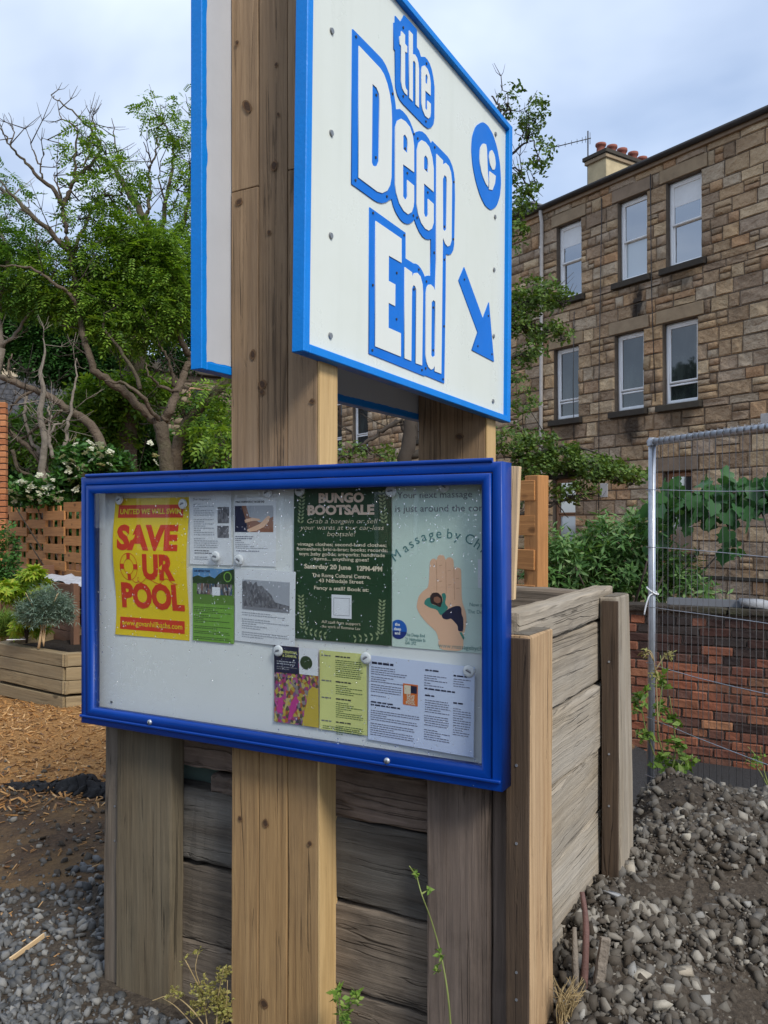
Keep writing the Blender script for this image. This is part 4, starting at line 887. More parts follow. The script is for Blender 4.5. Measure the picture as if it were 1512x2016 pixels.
nx, ny = 16, 10
for j in range(ny + 1):
    for i in range(nx + 1): V.append((-2.17 + 1.29 * i / nx, 2.235 + .84 * j / ny, 1.02 + rng.normal(0, .018)))
for j in range(ny):
    for i in range(nx): k = j * (nx + 1) + i; Fq.append((k, k + 1, k + nx + 2, k + nx + 1))
part('soil', npmesh('soil', np.array(V) - np.array((-2.22, 2.12, 0)), Fq, True), M['soil'], BX)

# ------------------------------------------------------------------ ground
def sm(t): t = np.clip(t, 0, 1); return t * t * (3 - 2 * t)
def gh(x, y):
    x, y = np.asarray(x, float), np.asarray(y, float)
    a, b = c_ * x - s_ * y, s_ * x + c_ * y
    base = .035 * np.sin(x * 1.7 + .5) * np.sin(y * 1.3) + .018 * np.sin(x * 4.1 + y * 3.3)
    base = base * sm((y - 1) / 2)
    right = sm((a + 1.15) / .45)
    hb = .20 + .26 * sm((b - 1.4) / 2.2)
    hb = hb * (1 - .55 * sm((a + .75) / 1.1)) + .028 * np.sin(a * 7 + b * 5) + .02 * np.sin(b * 11 - a * 6)
    hm = hb * right * sm((b + .6) / 1.9)
    bc = 3.95 + .35 * sm((a + .8) / .8)
    lane = sm((b - bc) / 1.05) * sm((a + 1.75) / .5)
    h = (base * (1 - right) + hm) * (1 - lane) - .18 * lane
    return h
xs = np.concatenate([[-400, -150, -60, -30, -18], np.arange(-12, 10.01, .16), [14, 20, 35, 60, 150, 400]])
ys = np.concatenate([[-60, -20, -6, -2], np.arange(.4, 16.01, .16), [18, 22, 30, 45, 70, 150, 400]])
X, Y = np.meshgrid(xs, ys); Zg = gh(X, Y)
far = np.clip((np.maximum(np.abs(X) - 11, 0) + np.maximum(Y - 15, 0) + np.maximum(-Y, 0)) / 4, 0, 1); Zg = Zg * (1 - far) + np.where(X > 1, -.18, 0) * far
V = np.stack([X.ravel(), Y.ravel(), Zg.ravel()], 1); nx = len(xs); Fq = []
for j in range(len(ys) - 1):
    for i in range(nx - 1): k = j * nx + i; Fq.append((k, k + 1, k + nx + 1, k + nx))
gm = npmesh('ground', V, Fq, True)
A_g, B_g = c_ * V[:, 0] - s_ * V[:, 1], s_ * V[:, 0] + c_ * V[:, 1]
chipm = sm((V[:, 1] - 4.75) / .6) * sm((-.9 - A_g) / .6) * (1 - sm((V[:, 1] - 13) / 3))
lanem = sm((B_g - 4.3) / .6) * sm((A_g + 1.75) / .5)
soilm = sm((V[:, 1] - 3.35) / .6) * sm((-1.8 - A_g) / .5)
ca = gm.color_attributes.new('zones', 'FLOAT_COLOR', 'POINT')
ca.data.foreach_set('color', np.stack([chipm, lanem, soilm, np.ones(len(V))], 1).astype(np.float32).ravel())
q = NT('ground_cover'); at = q.n('ShaderNodeVertexColor', layer_name='zones'); sp = q.n('ShaderNodeSeparateColor'); q.l(at.outputs[0], sp.inputs[0]); v = q.coord('Position')
nz = q.noise(v, 2.2, 6, .65)
def zone(k): return q.ramp(q.math('ADD', sp.outputs[k], q.math('MULTIPLY', q.math('SUBTRACT', nz, .5), .9)), [(.42, 0.0), (.58, 1.0)])
fine_n = q.noise(v, 55, 5, .7)
grav = q.ramp(fine_n, [(.3, (.028, .021, .015)), (.55, (.07, .054, .039)), (.75, (.13, .108, .083))])
soilc = q.mix(q.ramp(nz, [(.42, 0.0), (.6, 1.0)]), q.ramp(fine_n, [(.3, (.035, .022, .013)), (.7, (.115, .068, .036))]), q.ramp(fine_n, [(.3, (.11, .065, .028)), (.7, (.2, .12, .05))]))
chipc = q.ramp(fine_n, [(.3, (.15, .07, .024)), (.55, (.36, .185, .06)), (.75, (.52, .31, .12))])
asph = q.ramp(q.noise(v, 140, 3), [(.3, (.02, .02, .022)), (.7, (.05, .05, .052))])
col = q.mix(zone(2), grav, soilc); col = q.mix(zone(0), col, chipc); col = q.mix(zone(1), col, asph)
q.bump(q.math('ADD', fine_n, q.noise(v, 18, 4)), .8, .02); M['ground'] = q.fin(col, .9, 0, .3)
g = part('ground', gm, M['ground']); g['kind'] = 'structure'

# ------------------------------------------------------------------ loose ground cover
stones = [hullstone(i) for i in range(24)]
k0 = min(len(f) for _, f in stones)
def scatter(n, xr, yr, smin, smax, dens, power=2.2, tmpl=None, lift=.25, flat=False):
    x = rng.uniform(*xr, n); y = rng.uniform(*yr, n); k = rng.random(n) < dens(x, y); x, y = x[k], y[k]; n = len(x)
    s = smin + (smax - smin) * rng.random(n) ** power
    p = np.stack([x, y, gh(x, y) + s * lift], 1); tilt = .35 if flat else .8
    return inst(tmpl or stones, p, rotmats(rng.uniform(0, 6.28, n), rng.normal(0, tilt, n), rng.normal(0, tilt, n)), s)
def inbox(a, b): return (a > -2.28) & (a < np.where((b > 2.26) & (b < 2.93), -.785, -.715)) & (b > 2.04) & (b < 3.2)
def d_left(x, y):
    a, b = toab(x, y); e = sm((3.72 - y + .3 * np.sin(x * 3) + .15 * np.sin(x * 9 + y * 5)) / 1.1)
    return np.where(inbox(a, b) | (a > -1.05), 0, e)
def d_soil(x, y):
    a, b = toab(x, y); return np.where(inbox(a, b) | (a > -1.7), 0, .8 * sm((y - 3.3) / .5) * (1 - sm((y - 5.2) / .6)))
def d_right(x, y):
    a, b = toab(x, y); return np.where(inbox(a, b) | (a < -1.1), 0, 1 - sm((b - 4.25) / .9)) * (1 - .6 * sm((a - .8) / .8)) * np.clip(.62 + .75 * np.sin(a * 5.3 + 1.7 * np.sin(b * 3.1)) * np.sin(b * 4.7 + 1.3 * np.sin(a * 4.3)), .12, 1)
V, Fq = scatter(36000, (-2.9, .3), (2.1, 5.0), .006, .026, d_left); g = part('gravel', npmesh('gravel', V, Fq), M['gravel']); tag(g, 'loose grey gravel on the ground left of the sleeper box', None, None, 'stuff')
V, Fq = scatter(1600, (-2.9, -.5), (3.6, 6.0), .008, .026, d_soil, 3); g = part('gravel', npmesh('gravel', V, Fq), M['gravel_brown']); tag(g, 'scattered small stones on the bare soil', None, None, 'stuff')
V, Fq = scatter(42000, (.1, 2.8), (1.4, 4.9), .005, .029, d_right, 2.6); g = part('gravel', npmesh('gravel', V, Fq), M['gravel_brown']); tag(g, 'heap of dirty rubble and gravel right of the sleeper box', None, None, 'stuff')
V, Fq = scatter(650, (.1, 2.8), (1.6, 4.8), .011, .030, d_right, 1.6); g = part('gravel', npmesh('gravel', V, Fq), pieces('pale_gravel', [(.26, .255, .24), (.34, .325, .29), (.20, .20, .195), (.38, .35, .29)], True, .85, 40, .4, .4, 90, .004)); tag(g, 'paler stones lying on top of the rubble heap', None, None, 'stuff')
V, Fq = scatter(30000, (.1, 2.6), (1.5, 4.8), .003, .009, d_right, 1.5); g = part('gravel', npmesh('gravel', V, Fq), M['gravel_brown']); tag(g, 'fine grit and small stones between the rubble of the heap', None, None, 'stuff')
chip_t = []
for i in range(8):
    V = np.array([(-1, -.3, -.06), (1, -.22, -.06), (1.1, .25, -.05), (-.9, .3, -.06), (-1, -.28, .07), (.95, -.2, .06), (1.05, .2, .07), (-.92, .26, .06)]) * np.array((1, random.uniform(.5, 1.1), 1)) + rng.normal(0, .05, (8, 3))
    chip_t.append((V, np.array([(0, 3, 2, 1), (4, 5, 6, 7), (0, 1, 5, 4), (1, 2, 6, 5), (2, 3, 7, 6), (3, 0, 4, 7)])))
def d_chip(x, y): a, b = toab(x, y); return np.where(inbox(a, b) | (a > -1.2), 0, sm((y - 4.6 + .4 * np.sin(x * 2.2)) / .7)) * np.where(y > 9, .35, 1)
V, Fq = scatter(26000, (-6.5, -.6), (4.3, 10), .010, .034, d_chip, 1.6, chip_t, .3, True); g = part('wood_chips', npmesh('wood_chips', V, Fq), M['chips']); tag(g, 'orange brown wood chip mulch across the yard', None, None, 'stuff')
def d_bits(x, y): a, b = toab(x, y); return np.where(inbox(a, b) | (a > -1.4), 0, .5 - .3 * sm((3.6 - y) / .8))
V, Fq = scatter(900, (-2.8, -.8), (3.0, 5.2), .008, .024, d_bits, 2, chip_t, .4, True); g = part('wood_chips', npmesh('wood_chips', V, Fq), M['chips']); tag(g, 'stray wood chips on soil and gravel', None, None, 'stuff')

def rock(label, u, v, y, r, m, seed, sq=(1, .8, .6), grp=None):
    x = (u - CX) / F_ * y; V, Fq = hullstone(seed); o = part('rock', npmesh('rock', V * np.array(sq) * r, Fq), m, None, (x, y, float(gh(x, y)) + r * .25), (random.uniform(-.2, .2), random.uniform(-.3, .3), random.uniform(0, 6)))
    return tag(o, label, 'rock', grp)
G_ = 'larger pale stones lying on the gravel'
rock('biggest pale cream stone on the rubble heap', 1335, 1960, 2.45, .05, M['pale_rock'], 201, (1.1, .8, .5), G_)
rock('pointed cream stone at the bottom of the rubble heap', 1258, 2000, 2.40, .036, M['pale_rock'], 202, (.8, 1, .6), G_)
rock('flat pale grey stone beside the far corner post', 1208, 1790, 2.72, .036, M['grey_rock'], 203, (1.2, .7, .35), G_)
rock('rounded pale stone at the foot of the fence pole', 1302, 1525, 4.6, .05, M['grey_rock'], 205, (1, .8, .7), G_)
rock('rounded brown stone against the box beside the far post', 1240, 1672, 2.95, .035, M['pale_rock'], 206, (1, .9, .8), G_)
# sticks and scraps
def stick(label, pts, r, m, cat='stick', nm='stick'):
    o = part(nm, tubes_mesh(nm, [(np.array(pts), r)], 7), m); return tag(o, label, cat)
def gp(u, v, y, dz=.012): x = (u - CX) / F_ * y; return (x, y, float(gh(x, y)) + dz)
pk = thing('wood_strip', 'reddish wooden strip lying on the gravel by the left post', 'wood strip', (-.92, 2.60, float(gh(-.92, 2.6)) + .022), R(4))
part('strip', plank(.03, .010, .20, .002, .001, 301), M['wood_orange'], pk, (0, 0, 0), (0, R(90), 0))
pk = thing('wood_strip', 'pale splinter of wood at the far left on the gravel', 'wood strip', (-1.32, 3.12, float(gh(-1.32, 3.12)) + .02), R(70))
part('strip', plank(.018, .006, .17, .001, .001, 302), M['wood_pale'], pk, (0, 0, 0), (0, R(86), 0))
sa = W(-.665, 2.33); zb = float(gh(sa[0], sa[1]))
st1 = thing('broken_stick', 'broken purplish stick leaning on the side of the sleeper box', 'stick', (sa[0], sa[1], zb))
part('stem', tubes_mesh('stem', [(spl([(0, 0, -.03), (.012, .02, .08), (.02, .05, .17), (.015, .075, .24)], 3), [.012, .011, .011, .010, .010, .010, .009, .008, .008, .007][:10])], 8), paint('purple_bark', (.13, .065, .055), .7, .3, .5, 30), st1)
part('stem', tubes_mesh('stem', [(np.array([(-.02, -.01, -.02), (-.015, .03, .09), (-.012, .05, .15)]), [.010, .009, .006])], 7), M['bark_pale'], st1)
bk = thing('bark_slab', 'pale slab of bark standing beside the broken stick', 'bark', (sa[0] + .03, sa[1] - .0, zb))
part('slab', plank(.028, .02, .17, .004, .004, 303), M['bark_pale'], bk, (.02, .0, .06), (0, R(8), 0))
# black fabric on the mulch
nx, ny = 54, 20; V = []; Fq = []; fr = random.Random(12); eb = [fr.uniform(-.05, .05) for _ in range(60)]; et = [fr.uniform(-.06, .06) for _ in range(60)]
for j in range(ny + 1):
    for i in range(nx + 1):
        fx, fy = i / nx, j / ny; wd = .05 + .34 * fx ** .7
        x = -2.26 + .92 * fx + .02 * math.sin(fy * 9); y = 5.06 - .02 * fx + (fy - .5) * wd + (eb[i] * (1 - fy) + et[i] * fy) * (.4 + fx)
        fold = abs(math.sin(fx * 17 + fy * 4.5 + math.sin(fx * 6) * 2)) * .030 + abs(math.sin(fx * 31 - fy * 9)) * .014 + .018 * abs(math.sin(fy * 12 + fx * 5))
        V.append((x, y, float(gh(x, y)) + .004 + fold * (.35 + .9 * fx) * min(1, 5 * fy + .1, 5 * (1 - fy) + .1) + .05 * math.exp(-((fx - .5) / .1) ** 2 - ((fy - .6) / .3) ** 2)))
for j in range(ny):
    for i in range(nx): k = j * (nx + 1) + i; Fq.append((k, k + 1, k + nx + 2, k + nx + 1))
o = part('fabric_sheet', npmesh('fabric', V, Fq, True), M['black_fabric']); tag(o, 'crumpled black landscape fabric lying on the wood chips', 'fabric')
sol = o.modifiers.new('thick', 'SOLIDIFY'); sol.thickness = .003
# ------------------------------------------------------------------ old brick wall (parallel to the board), bricks laid one by one
WB, WZ0, WZ1 = 6.62, -.20, .93
BWL = thing('brick_wall', 'low old red brick wall with soot dark upper courses', 'wall', W(-2.6, WB, WZ0), RZB)
Lw = 6.4; course = .0685
part('wall_core', box(Lw, .20, WZ1 - WZ0 - .01), M['brick_mortar'], BWL, (Lw / 2, .112, (WZ1 - WZ0) / 2))
bvar = []
for k in range(6):
    me = box(.215, .10, .060, .006).copy()
    for v in me.vertices: v.co += Vector((random.uniform(-.004, .004), random.uniform(-.004, .004), random.uniform(-.003, .003)))
    bvar.append(me)
nrow = int((WZ1 - WZ0) / course); far_b = []
for j in range(nrow):
    hd = j % 4 == 3; bl = .1125 if hd else .225; x = -(j % 2) * bl * .5 + random.uniform(0, .02)
    while x < Lw:
        sc = (bl - .012) / .215; sink = random.uniform(-.004, .006)
        lx = (x + bl / 2, .048 + sink, (j + .5) * course)
        if .55 < lx[0] < 3.2: part('brick', bvar[random.randrange(6)], M['brick_soot'] if random.random() < (.85 if j >= nrow - 3 else .4 if j >= nrow - 5 else .04) else M['brick'], BWL, lx, (random.uniform(-.015, .015), random.uniform(-.012, .012), random.uniform(-.02, .02)), (sc, 1, random.uniform(.94, 1.03)))
        else: far_b.append((lx, sc))
        x += bl + random.uniform(-.004, .004)
me = bvar[0]; co = np.array([v.co[:] for v in me.vertices]); tri = []
bm = bmesh.new(); bm.from_mesh(me); bmesh.ops.triangulate(bm, faces=list(bm.faces)); bm.verts.index_update(); tri = np.array([[v.index for v in f.verts] for f in bm.faces]); bm.free()
V, Fq = inst([(co, tri)], [f[0] for f in far_b], rotmats(np.zeros(len(far_b)), rng.normal(0, .01, len(far_b)), np.zeros(len(far_b))), np.array([(f[1], 1, 1) for f in far_b]))
part('brickwork', npmesh('brickwork', V, Fq), pieces('old_red_brick_far', BR, True, .9, 9, .55, .7, 22, .012, ((.03, .026, .026), .6, 2.2)), BWL, kind='stuff')
x = 0; k = 0
while x < Lw:
    l = random.uniform(.35, .6); part('coping_stone', plank(.26, .05, l - .012, .012, .006, 400 + k, 4), M['coping'], BWL, (x + l / 2, .10, WZ1 - WZ0 + .018), (R(90), 0, R(90))); x += l; k += 1
# grey channel lying on the wall
ch = thing('steel_channel', 'grey steel channel lying on top of the brick wall', 'channel', W(-.98, WB + .12, WZ1 + .045), RZB + R(1))
part('web', box(.56, .07, .006), M['lead'], ch, (0, 0, .004)); part('flange', box(.56, .006, .05), M['lead'], ch, (0, -.036, .028)); part('flange', box(.56, .006, .05), M['lead'], ch, (0, .036, .028))
rockc = part('rock', npmesh('rock', hullstone(77)[0] * np.array((.16, .10, .09)), hullstone(77)[1]), M['grey_rock'], None, W(-.60, WB + .10, WZ1 + .075)); tag(rockc, 'grey block resting on the brick wall at the right edge', 'stone')

# ------------------------------------------------------------------ temporary mesh fence
FP = (1.505, 4.74)
HF = thing('mesh_fence', 'galvanised temporary fence panel with thin wire mesh', 'fence', (FP[0], FP[1], .08), math.atan2(-.93, .368))
FL = 2.2; HT = 2.0
part('post', tubes_mesh('post', [(np.array([(-.012, 0, -.12), (0, 0, .9), (.004, 0, HT)]), .021)], 14), M['steel'], HF)
part('post', tubes_mesh('post', [(np.array([(FL, 0, -.1), (FL, 0, HT)]), .021)], 14), M['steel'], HF)
part('top_rail', tubes_mesh('top_rail', [(np.array([(-.02, 0, HT - .025), (FL * .5, 0, HT - .03), (FL, 0, HT - .02)]), .020)], 14), M['steel'], HF)
part('post_clamp', cyl(.028, .03, 14), M['steel'], HF, (0.003, 0, HT - .03))
x = .035; k = 0
while x < FL - .03:
    w1 = random.uniform(-.004, .004); w2 = random.uniform(-.009, .009)
    part('vertical_wire', tubes_mesh('wire', [(np.array([(x + w1, -.022, .05), (x + w2, -.024, .7), (x - w1, -.023, 1.3), (x, -.024, HT - .03), (x, -.012, HT + .0), (x, .014, HT - .012)]), .0016)], 5), M['wire'], HF)
    part('rail_wrap', tubes_mesh('wrap', [(np.array([(x + .002, .023 * math.sin(a), HT - .027 + .023 * math.cos(a)) for a in np.linspace(-2.0, 2.4, 9)]), .0018)], 5), M['wire'], HF)
    x += .044 + random.uniform(-.003, .003); k += 1
for z in (.10, .42, .74, 1.06, 1.38, 1.70):
    xx = np.linspace(-.015, FL, 12); part('horizontal_wire', tubes_mesh('wire', [(np.stack([xx, np.full(12, -.026) + rng.normal(0, .002, 12), z + .010 * np.sin(xx * 3 + z * 5) - .02 * np.sin(xx / FL * 3.1)], 1), .0022)], 5), M['steel'], HF)
tie = thing('cable_tie', 'white cable tie knotted round the fence pole', 'tie', (FP[0], FP[1], 1.22), 0)
part('loop', tubes_mesh('loop', [(spl([(.030 * math.cos(a) + .004, .030 * math.sin(a), -.02 * math.cos(a + .6)) for a in np.linspace(0, 6.1, 9)] + [(-.02, -.035, -.02), (-.045, -.045, -.075), (-.058, -.05, -.13)], 3), .0042)], 6), M['white_plastic'], tie)

# ------------------------------------------------------------------ tenement of coursed sandstone
RZT = math.atan2(-TD[1], -TD[0])
TN = thing('tenement', 'brown sandstone tenement with white sash windows and red chimney pots', 'building', (T0[0], T0[1], -.3), RZT)
TZ = .3; S0, S1_ = -7.0, 17.0; EAVE = 9.32
wins = []                                                   # (s centre, width, sill z, head z, style)
for s0, w0 in ((-.05, .86), (1.28, .80), (3.17, .80), (12.55, .95), (14.2, .95), (6.6, .8), (9.0, .9), (-3.0, .86), (-4.6, .86)):
    wins.append((s0, w0, 6.98, 8.78, 'sash'))
    wins.append((s0 + (.09 if s0 < 4 else 0), w0, 4.10, 5.82, 'tilt'))
for s0, w0 in ((.10, .72), (3.33, .74), (6.6, .8), (9.0, .9), (12.55, .9), (-3.0, .8)): wins.append((s0, w0, .95, 2.68, 'low'))
X_ = lambda s: -s
# core with real openings: horizontal bands between the openings
def core(s0, s1, z0, z1):
    if s1 - s0 > .01 and z1 - z0 > .01: part('wall_core', box(s1 - s0, .5, z1 - z0), M['mortar'], TN, (X_((s0 + s1) / 2), .275, (z0 + z1) / 2 + TZ))
rows = [(-.3, .95), (.95, 2.68), (2.68, 4.10), (4.10, 5.82), (5.82, 6.98), (6.98, 8.78), (8.78, EAVE)]
for z0, z1 in rows:
    inn = sorted([w for w in wins if w[2] >= z0 - .01 and w[3] <= z1 + .01]); s = S0
    for w in inn: core(s, w[0] - w[1] / 2, z0, z1); s = w[0] + w[1] / 2
    core(s, S1_, z0, z1)
    if inn: pass
# stone layout
zb = [-.3]
def split(z0, z1):
    out = []; z = z0
    while z1 - z > .01:
        h = random.choice((.22, .26, .29, .33)); h = z1 - z if z1 - z - h < .15 else h
        out.append((z, z + h)); z += h
    return out
levels = [-.3, .95, 2.68, 2.98, 3.94, 4.10, 5.82, 6.12, 6.82, 6.98, 8.78, 9.08, EAVE]
st = []
for z0, z1 in zip(levels[:-1], levels[1:]):
    for ra, rb in split(z0, z1):
        cuts = []
        for ws, ww_, wz0, wz1, sty in wins:
            hw = ww_ / 2
            if rb > wz0 + .005 and ra < wz1 - .005: cuts.append((ws - hw, ws + hw))
            elif ra >= wz1 - .005 and rb <= wz1 + .31: cuts.append((ws - hw - .16, ws + hw + .16))
            elif rb <= wz0 + .005 and ra >= wz0 - .17: cuts.append((ws - hw - .12, ws + hw + .12))
        s = S0 + random.uniform(-.3, 0); cuts.sort()
        while s < S1_:
            l = random.choice((.24, .32, .4, .46, .54, .62, .74)); e = s + l
            for c0, c1 in cuts:
                if s < c0 < e: e = c0 if c0 - s > .06 else s
                if c0 <= s < c1: s = c1; e = s + l
            for c0, c1 in cuts:
                if s < c0 < e + .14: e = c0
            if e - s > .05:
                h = rb - ra
                if h > .27 and e - s < .6 and random.random() < .14:
                    st.append((s, e, ra, ra + h * .5)); st.append((s, e, ra + h * .5, rb))
                elif h > .2 and e - s > .4 and random.random() < .16:
                    m_ = s + (e - s) * random.uniform(.35, .65); st.append((s, m_, ra, rb)); st.append((m_, e, ra, ra + h * .55)); st.append((m_, e, ra + h * .55, rb))
                else: st.append((s, e, ra, rb))
            s = max(e, s + .001)
svar = []
for k in range(8):
    bm = bmesh.new(); bmesh.ops.create_cube(bm, size=1)
    fr = [f for f in bm.faces if f.normal.y < -.5]; bmesh.ops.inset_region(bm, faces=fr, thickness=.10, depth=0)
    bmesh.ops.subdivide_edges(bm, edges=[e for e in bm.edges if all(v.co.y < -.4 for v in e.verts)], cuts=1, use_grid_fill=True)
    for v in bm.verts:
        if v.co.y < -.4:
            edge = max(abs(v.co.x), abs(v.co.z))
            if edge < .45: v.co.y -= random.uniform(0, .5)
            else: v.co.x *= random.uniform(.965, 1); v.co.z *= random.uniform(.94, 1); v.co.y += random.uniform(0, .2)
    bmesh.ops.triangulate(bm, faces=list(bm.faces)); me = bpy.data.meshes.new('block'); bm.to_mesh(me); bm.free(); svar.append(me)
# keep the stones that show largest as single parts
def seen(q):
    s, z = (q[0] + q[1]) / 2, (q[2] + q[3]) / 2; x, y, _ = fpt(s, z); u = CX + F_ * x / y; v = HY - F_ * (z - CAM_H) / y
    vis = (1004 < u < 1540 and v < 1190); return vis * (q[1] - q[0]) * (q[3] - q[2]) * (1 if u > 1100 or v > 560 else .8) / y ** 2
st.sort(key=seen, reverse=True)
sv = [(np.array([v.co[:] for v in me.vertices]), np.array([p.vertices[:] for p in me.polygons])) for me in svar]
for q_ in st[:296]:
    part('stone_block', svar[random.randrange(8)], M['stone'], TN, (X_((q_[0] + q_[1]) / 2), .035, (q_[2] + q_[3]) / 2 + TZ), (0, 0, 0), (q_[1] - q_[0] - .012, .05, q_[3] - q_[2] - .012))
rest = st[296:]
V, Fq = inst(sv, [(X_((q[0] + q[1]) / 2), .035, (q[2] + q[3]) / 2 + TZ) for q in rest], rotmats(*[np.zeros(len(rest))] * 3), np.array([(q[1] - q[0] - .012, .05, q[3] - q[2] - .012) for q in rest]))
part('stonework', npmesh('stonework', V, Fq), M['stone_stuff'], TN, kind='stuff')
def ring_(w, h, t, d):                                     # rectangular frame ring
    V, Fq = [], []
    for x, z, i in ((w / 2, h / 2, 0), (w / 2 - t, h / 2 - t, 1)):
        for y in (-d / 2, d / 2): V += [(-x, y, -z), (x, y, -z), (x, y, z), (-x, y, z)]
    for a, b in ((0, 8), (8, 12), (12, 4), (4, 0)):
        for j in range(4): Fq.append((a + j, a + (j + 1) % 4, b + (j + 1) % 4, b + j))
    return npmesh('ring', V, Fq)
for i, (ws, ww_, z0, z1, sty) in enumerate(wins):
    cx_, h = X_(ws), z1 - z0
    part('lintel', box(ww_ + .30, .16, .275, .008), M['lintel'], TN, (cx_, .085 - .02, z1 + .155 + TZ))
    part('window_sill', box(ww_ + .24, .24, .135, .01), M['sill'], TN, (cx_, .03, z0 - .075 + TZ))
    wood_w = sty == 'low'; fm = M['brown_upvc'] if wood_w else M['white_upvc']
    w_ = part('window', ring_(ww_ - .01, h - .01, .068, .07), fm, TN, (cx_, .17, z0 + h / 2 + TZ))
    iw, ih = ww_ - .12, h - .12
    if sty == 'sash':
        part('sash', ring_(iw, ih * .5 + .02, .042, .05), fm, w_, (0, -.004, ih * .25 - .01)); part('sash', ring_(iw, ih * .5 + .02, .045, .05), fm, w_, (0, .03, -ih * .25 + .01))
        blind = i in (0, 4)
        part('pane', box(iw - .07, .006, ih * .5 - .06), M['pane'], w_, (0, 0, ih * .25 - .01)); part('pane', box(iw - .07, .006, ih * .5 - .06), M['pane_pale'] if i == 2 else M['pane'], w_, (0, .03, -ih * .25 + .01))
        if blind: part('blind', box(iw - .08, .004, ih * .27), M['curtain'], w_, (0, -.006, ih * .36))
    elif sty == 'tilt':
        part('sash', ring_(iw, ih * .76, .05, .05), fm, w_, (0, 0, ih * .12)); part('sash', ring_(iw, ih * .23, .035, .05), fm, w_, (0, 0, -ih * .385))
        part('pane', box(iw - .08, .006, ih * .76 - .08), M['pane_dark'], w_, (0, 0, ih * .12)); part('pane', box(iw - .06, .006, ih * .23 - .06), M['pane_dark'], w_, (0, 0, -ih * .385))
    else:
        part('sash', ring_(iw, ih * .5, .045, .05), fm, w_, (0, 0, ih * .25)); part('sash', ring_(iw, ih * .5, .045, .05), fm, w_, (0, .02, -ih * .25))
        part('pane', box(iw - .07, .006, ih * .5 - .07), M['pane'], w_, (0, 0, ih * .25)); part('pane', box(iw - .07, .006, ih * .5 - .07), M['pane_pale'] if abs(ws - 3.33) < .1 else M['pane'], w_, (0, .02, -ih * .25))
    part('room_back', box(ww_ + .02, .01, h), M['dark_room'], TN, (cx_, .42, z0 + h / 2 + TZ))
# eaves
part('eaves_course', box(S1_ - S0 + .3, .10, .10, .008), M['lintel'], TN, (X_((S0 + S1_) / 2), -.02, EAVE - .05 + TZ))
gt = []
for a in np.linspace(0, math.pi, 7): gt.append((-.12 + .075 * math.cos(a + math.pi), EAVE + .06 - .075 * math.sin(a)))
V = []; Fq = []
for k, s in enumerate((S0 - .2, S1_ + .2)):
    for y, z in gt: V.append((X_(s), y, z + TZ))
for j in range(6): Fq.append((j, j + 1, 8 + j, 7 + j))
g_ = part('gutter', npmesh('gutter', V, Fq, True), M['gutter'], TN); m_ = g_.modifiers.new('thick', 'SOLIDIFY'); m_.thickness = .012
part('roof_edge', box(S1_ - S0 + .4, .16, .05), M['gutter'], TN, (X_((S0 + S1_) / 2), .05, EAVE + .075 + TZ))
part('roof', box(S1_ - S0 + .4, 6.0, .06), M['slate'], TN, (X_((S0 + S1_) / 2), 3.12, EAVE + .30 + TZ), (R(5), 0, 0))
def dpipe(s, label):
    part('downpipe', tubes_mesh('downpipe', [(np.array([(X_(s), -.10, EAVE + .03 + TZ), (X_(s), -.10, EAVE - .10 + TZ), (X_(s) - .0, -.06, EAVE - .3 + TZ), (X_(s) - .02, -.06, 5 + TZ), (X_(s) - .06, -.06, 0.2)]), .045)], 10), M['pipe'], TN, label=label)
    for z in (8.4, 7.1, 5.8, 4.5, 3.2, 1.9): part('pipe_collar', cyl(.056, .06, 10), M['pipe'], TN, (X_(s) - .02 - (.04 if z < 5 else 0) * (5 - z) / 5, -.06, z + TZ))
dpipe(4.0, 'old pale grey cast iron downpipe')
# vents and boxes low on the wall
for s, z, w, h in ((2.05, 2.35, .22, .32), (2.05, 1.30, .22, .28), (-1.95, 3.5, .3, .35)): part('vent_cover', box(w, .03, h, .006), M['pipe'], TN, (X_(s), -.012, z + TZ))
part('dark_string_course', box(6, .06, .06), M['sill'], TN, (X_(-1.2), -.005, .52 + TZ))
for (s0, z0), (s1, z1) in (((2.1, 9.0), (2.2, .9)), ((.75, 9.1), (.62, 4.2)), ((2.95, 6.6), (2.95, 3.2))):
    part('cable', tubes_mesh('cable', [(np.array([(X_(s0), -.03, z0 + TZ), (X_((s0 + s1) / 2 + .03), -.035, (z0 + z1) / 2 + TZ), (X_(s1), -.03, z1 + TZ)]), .010)], 5), M['gutter'], TN)
# chimney
ch = part('chimney_stack', box(.62, 2.3, 2.4, .01), M['render_cream'], TN, (X_(3.55), 2.55, 9.62 + TZ))
part('chimney_cap', box(.80, 2.5, .10, .01), M['sill'], ch, (0, 0, 1.23)); part('chimney_cap', box(.72, 2.42, .10, .01), M['lintel'], ch, (0, 0, 1.13))
pot = lathe([(.13, 0), (.125, .05), (.105, .08), (.10, .25), (.125, .27), (.135, .30), (.13, .35), (.115, .35), (.10, .33), (.0, .30)], 18)
for k in range(6): part('chimney_pot', pot, M['terracotta'], ch, (random.uniform(-.02, .02), -1.0 + k * .40, 1.28), (0, 0, 0), (1.02, 1.02, random.uniform(.8, 1.0)))
an = thing('tv_antenna', 'thin television aerial on a pole beside the chimney', 'aerial', fpt(3.86, 9.4, 1.42), RZT)
part('mast', tubes_mesh('mast', [(np.array([(0, 0, 0), (0, 0, 2.2)]), .018)], 6), M['gutter'], an)
part('boom', tubes_mesh('boom', [(np.array([(.1, 0, 1.98), (-.85, -.55, 1.93)]), .012)], 6), M['gutter'], an)
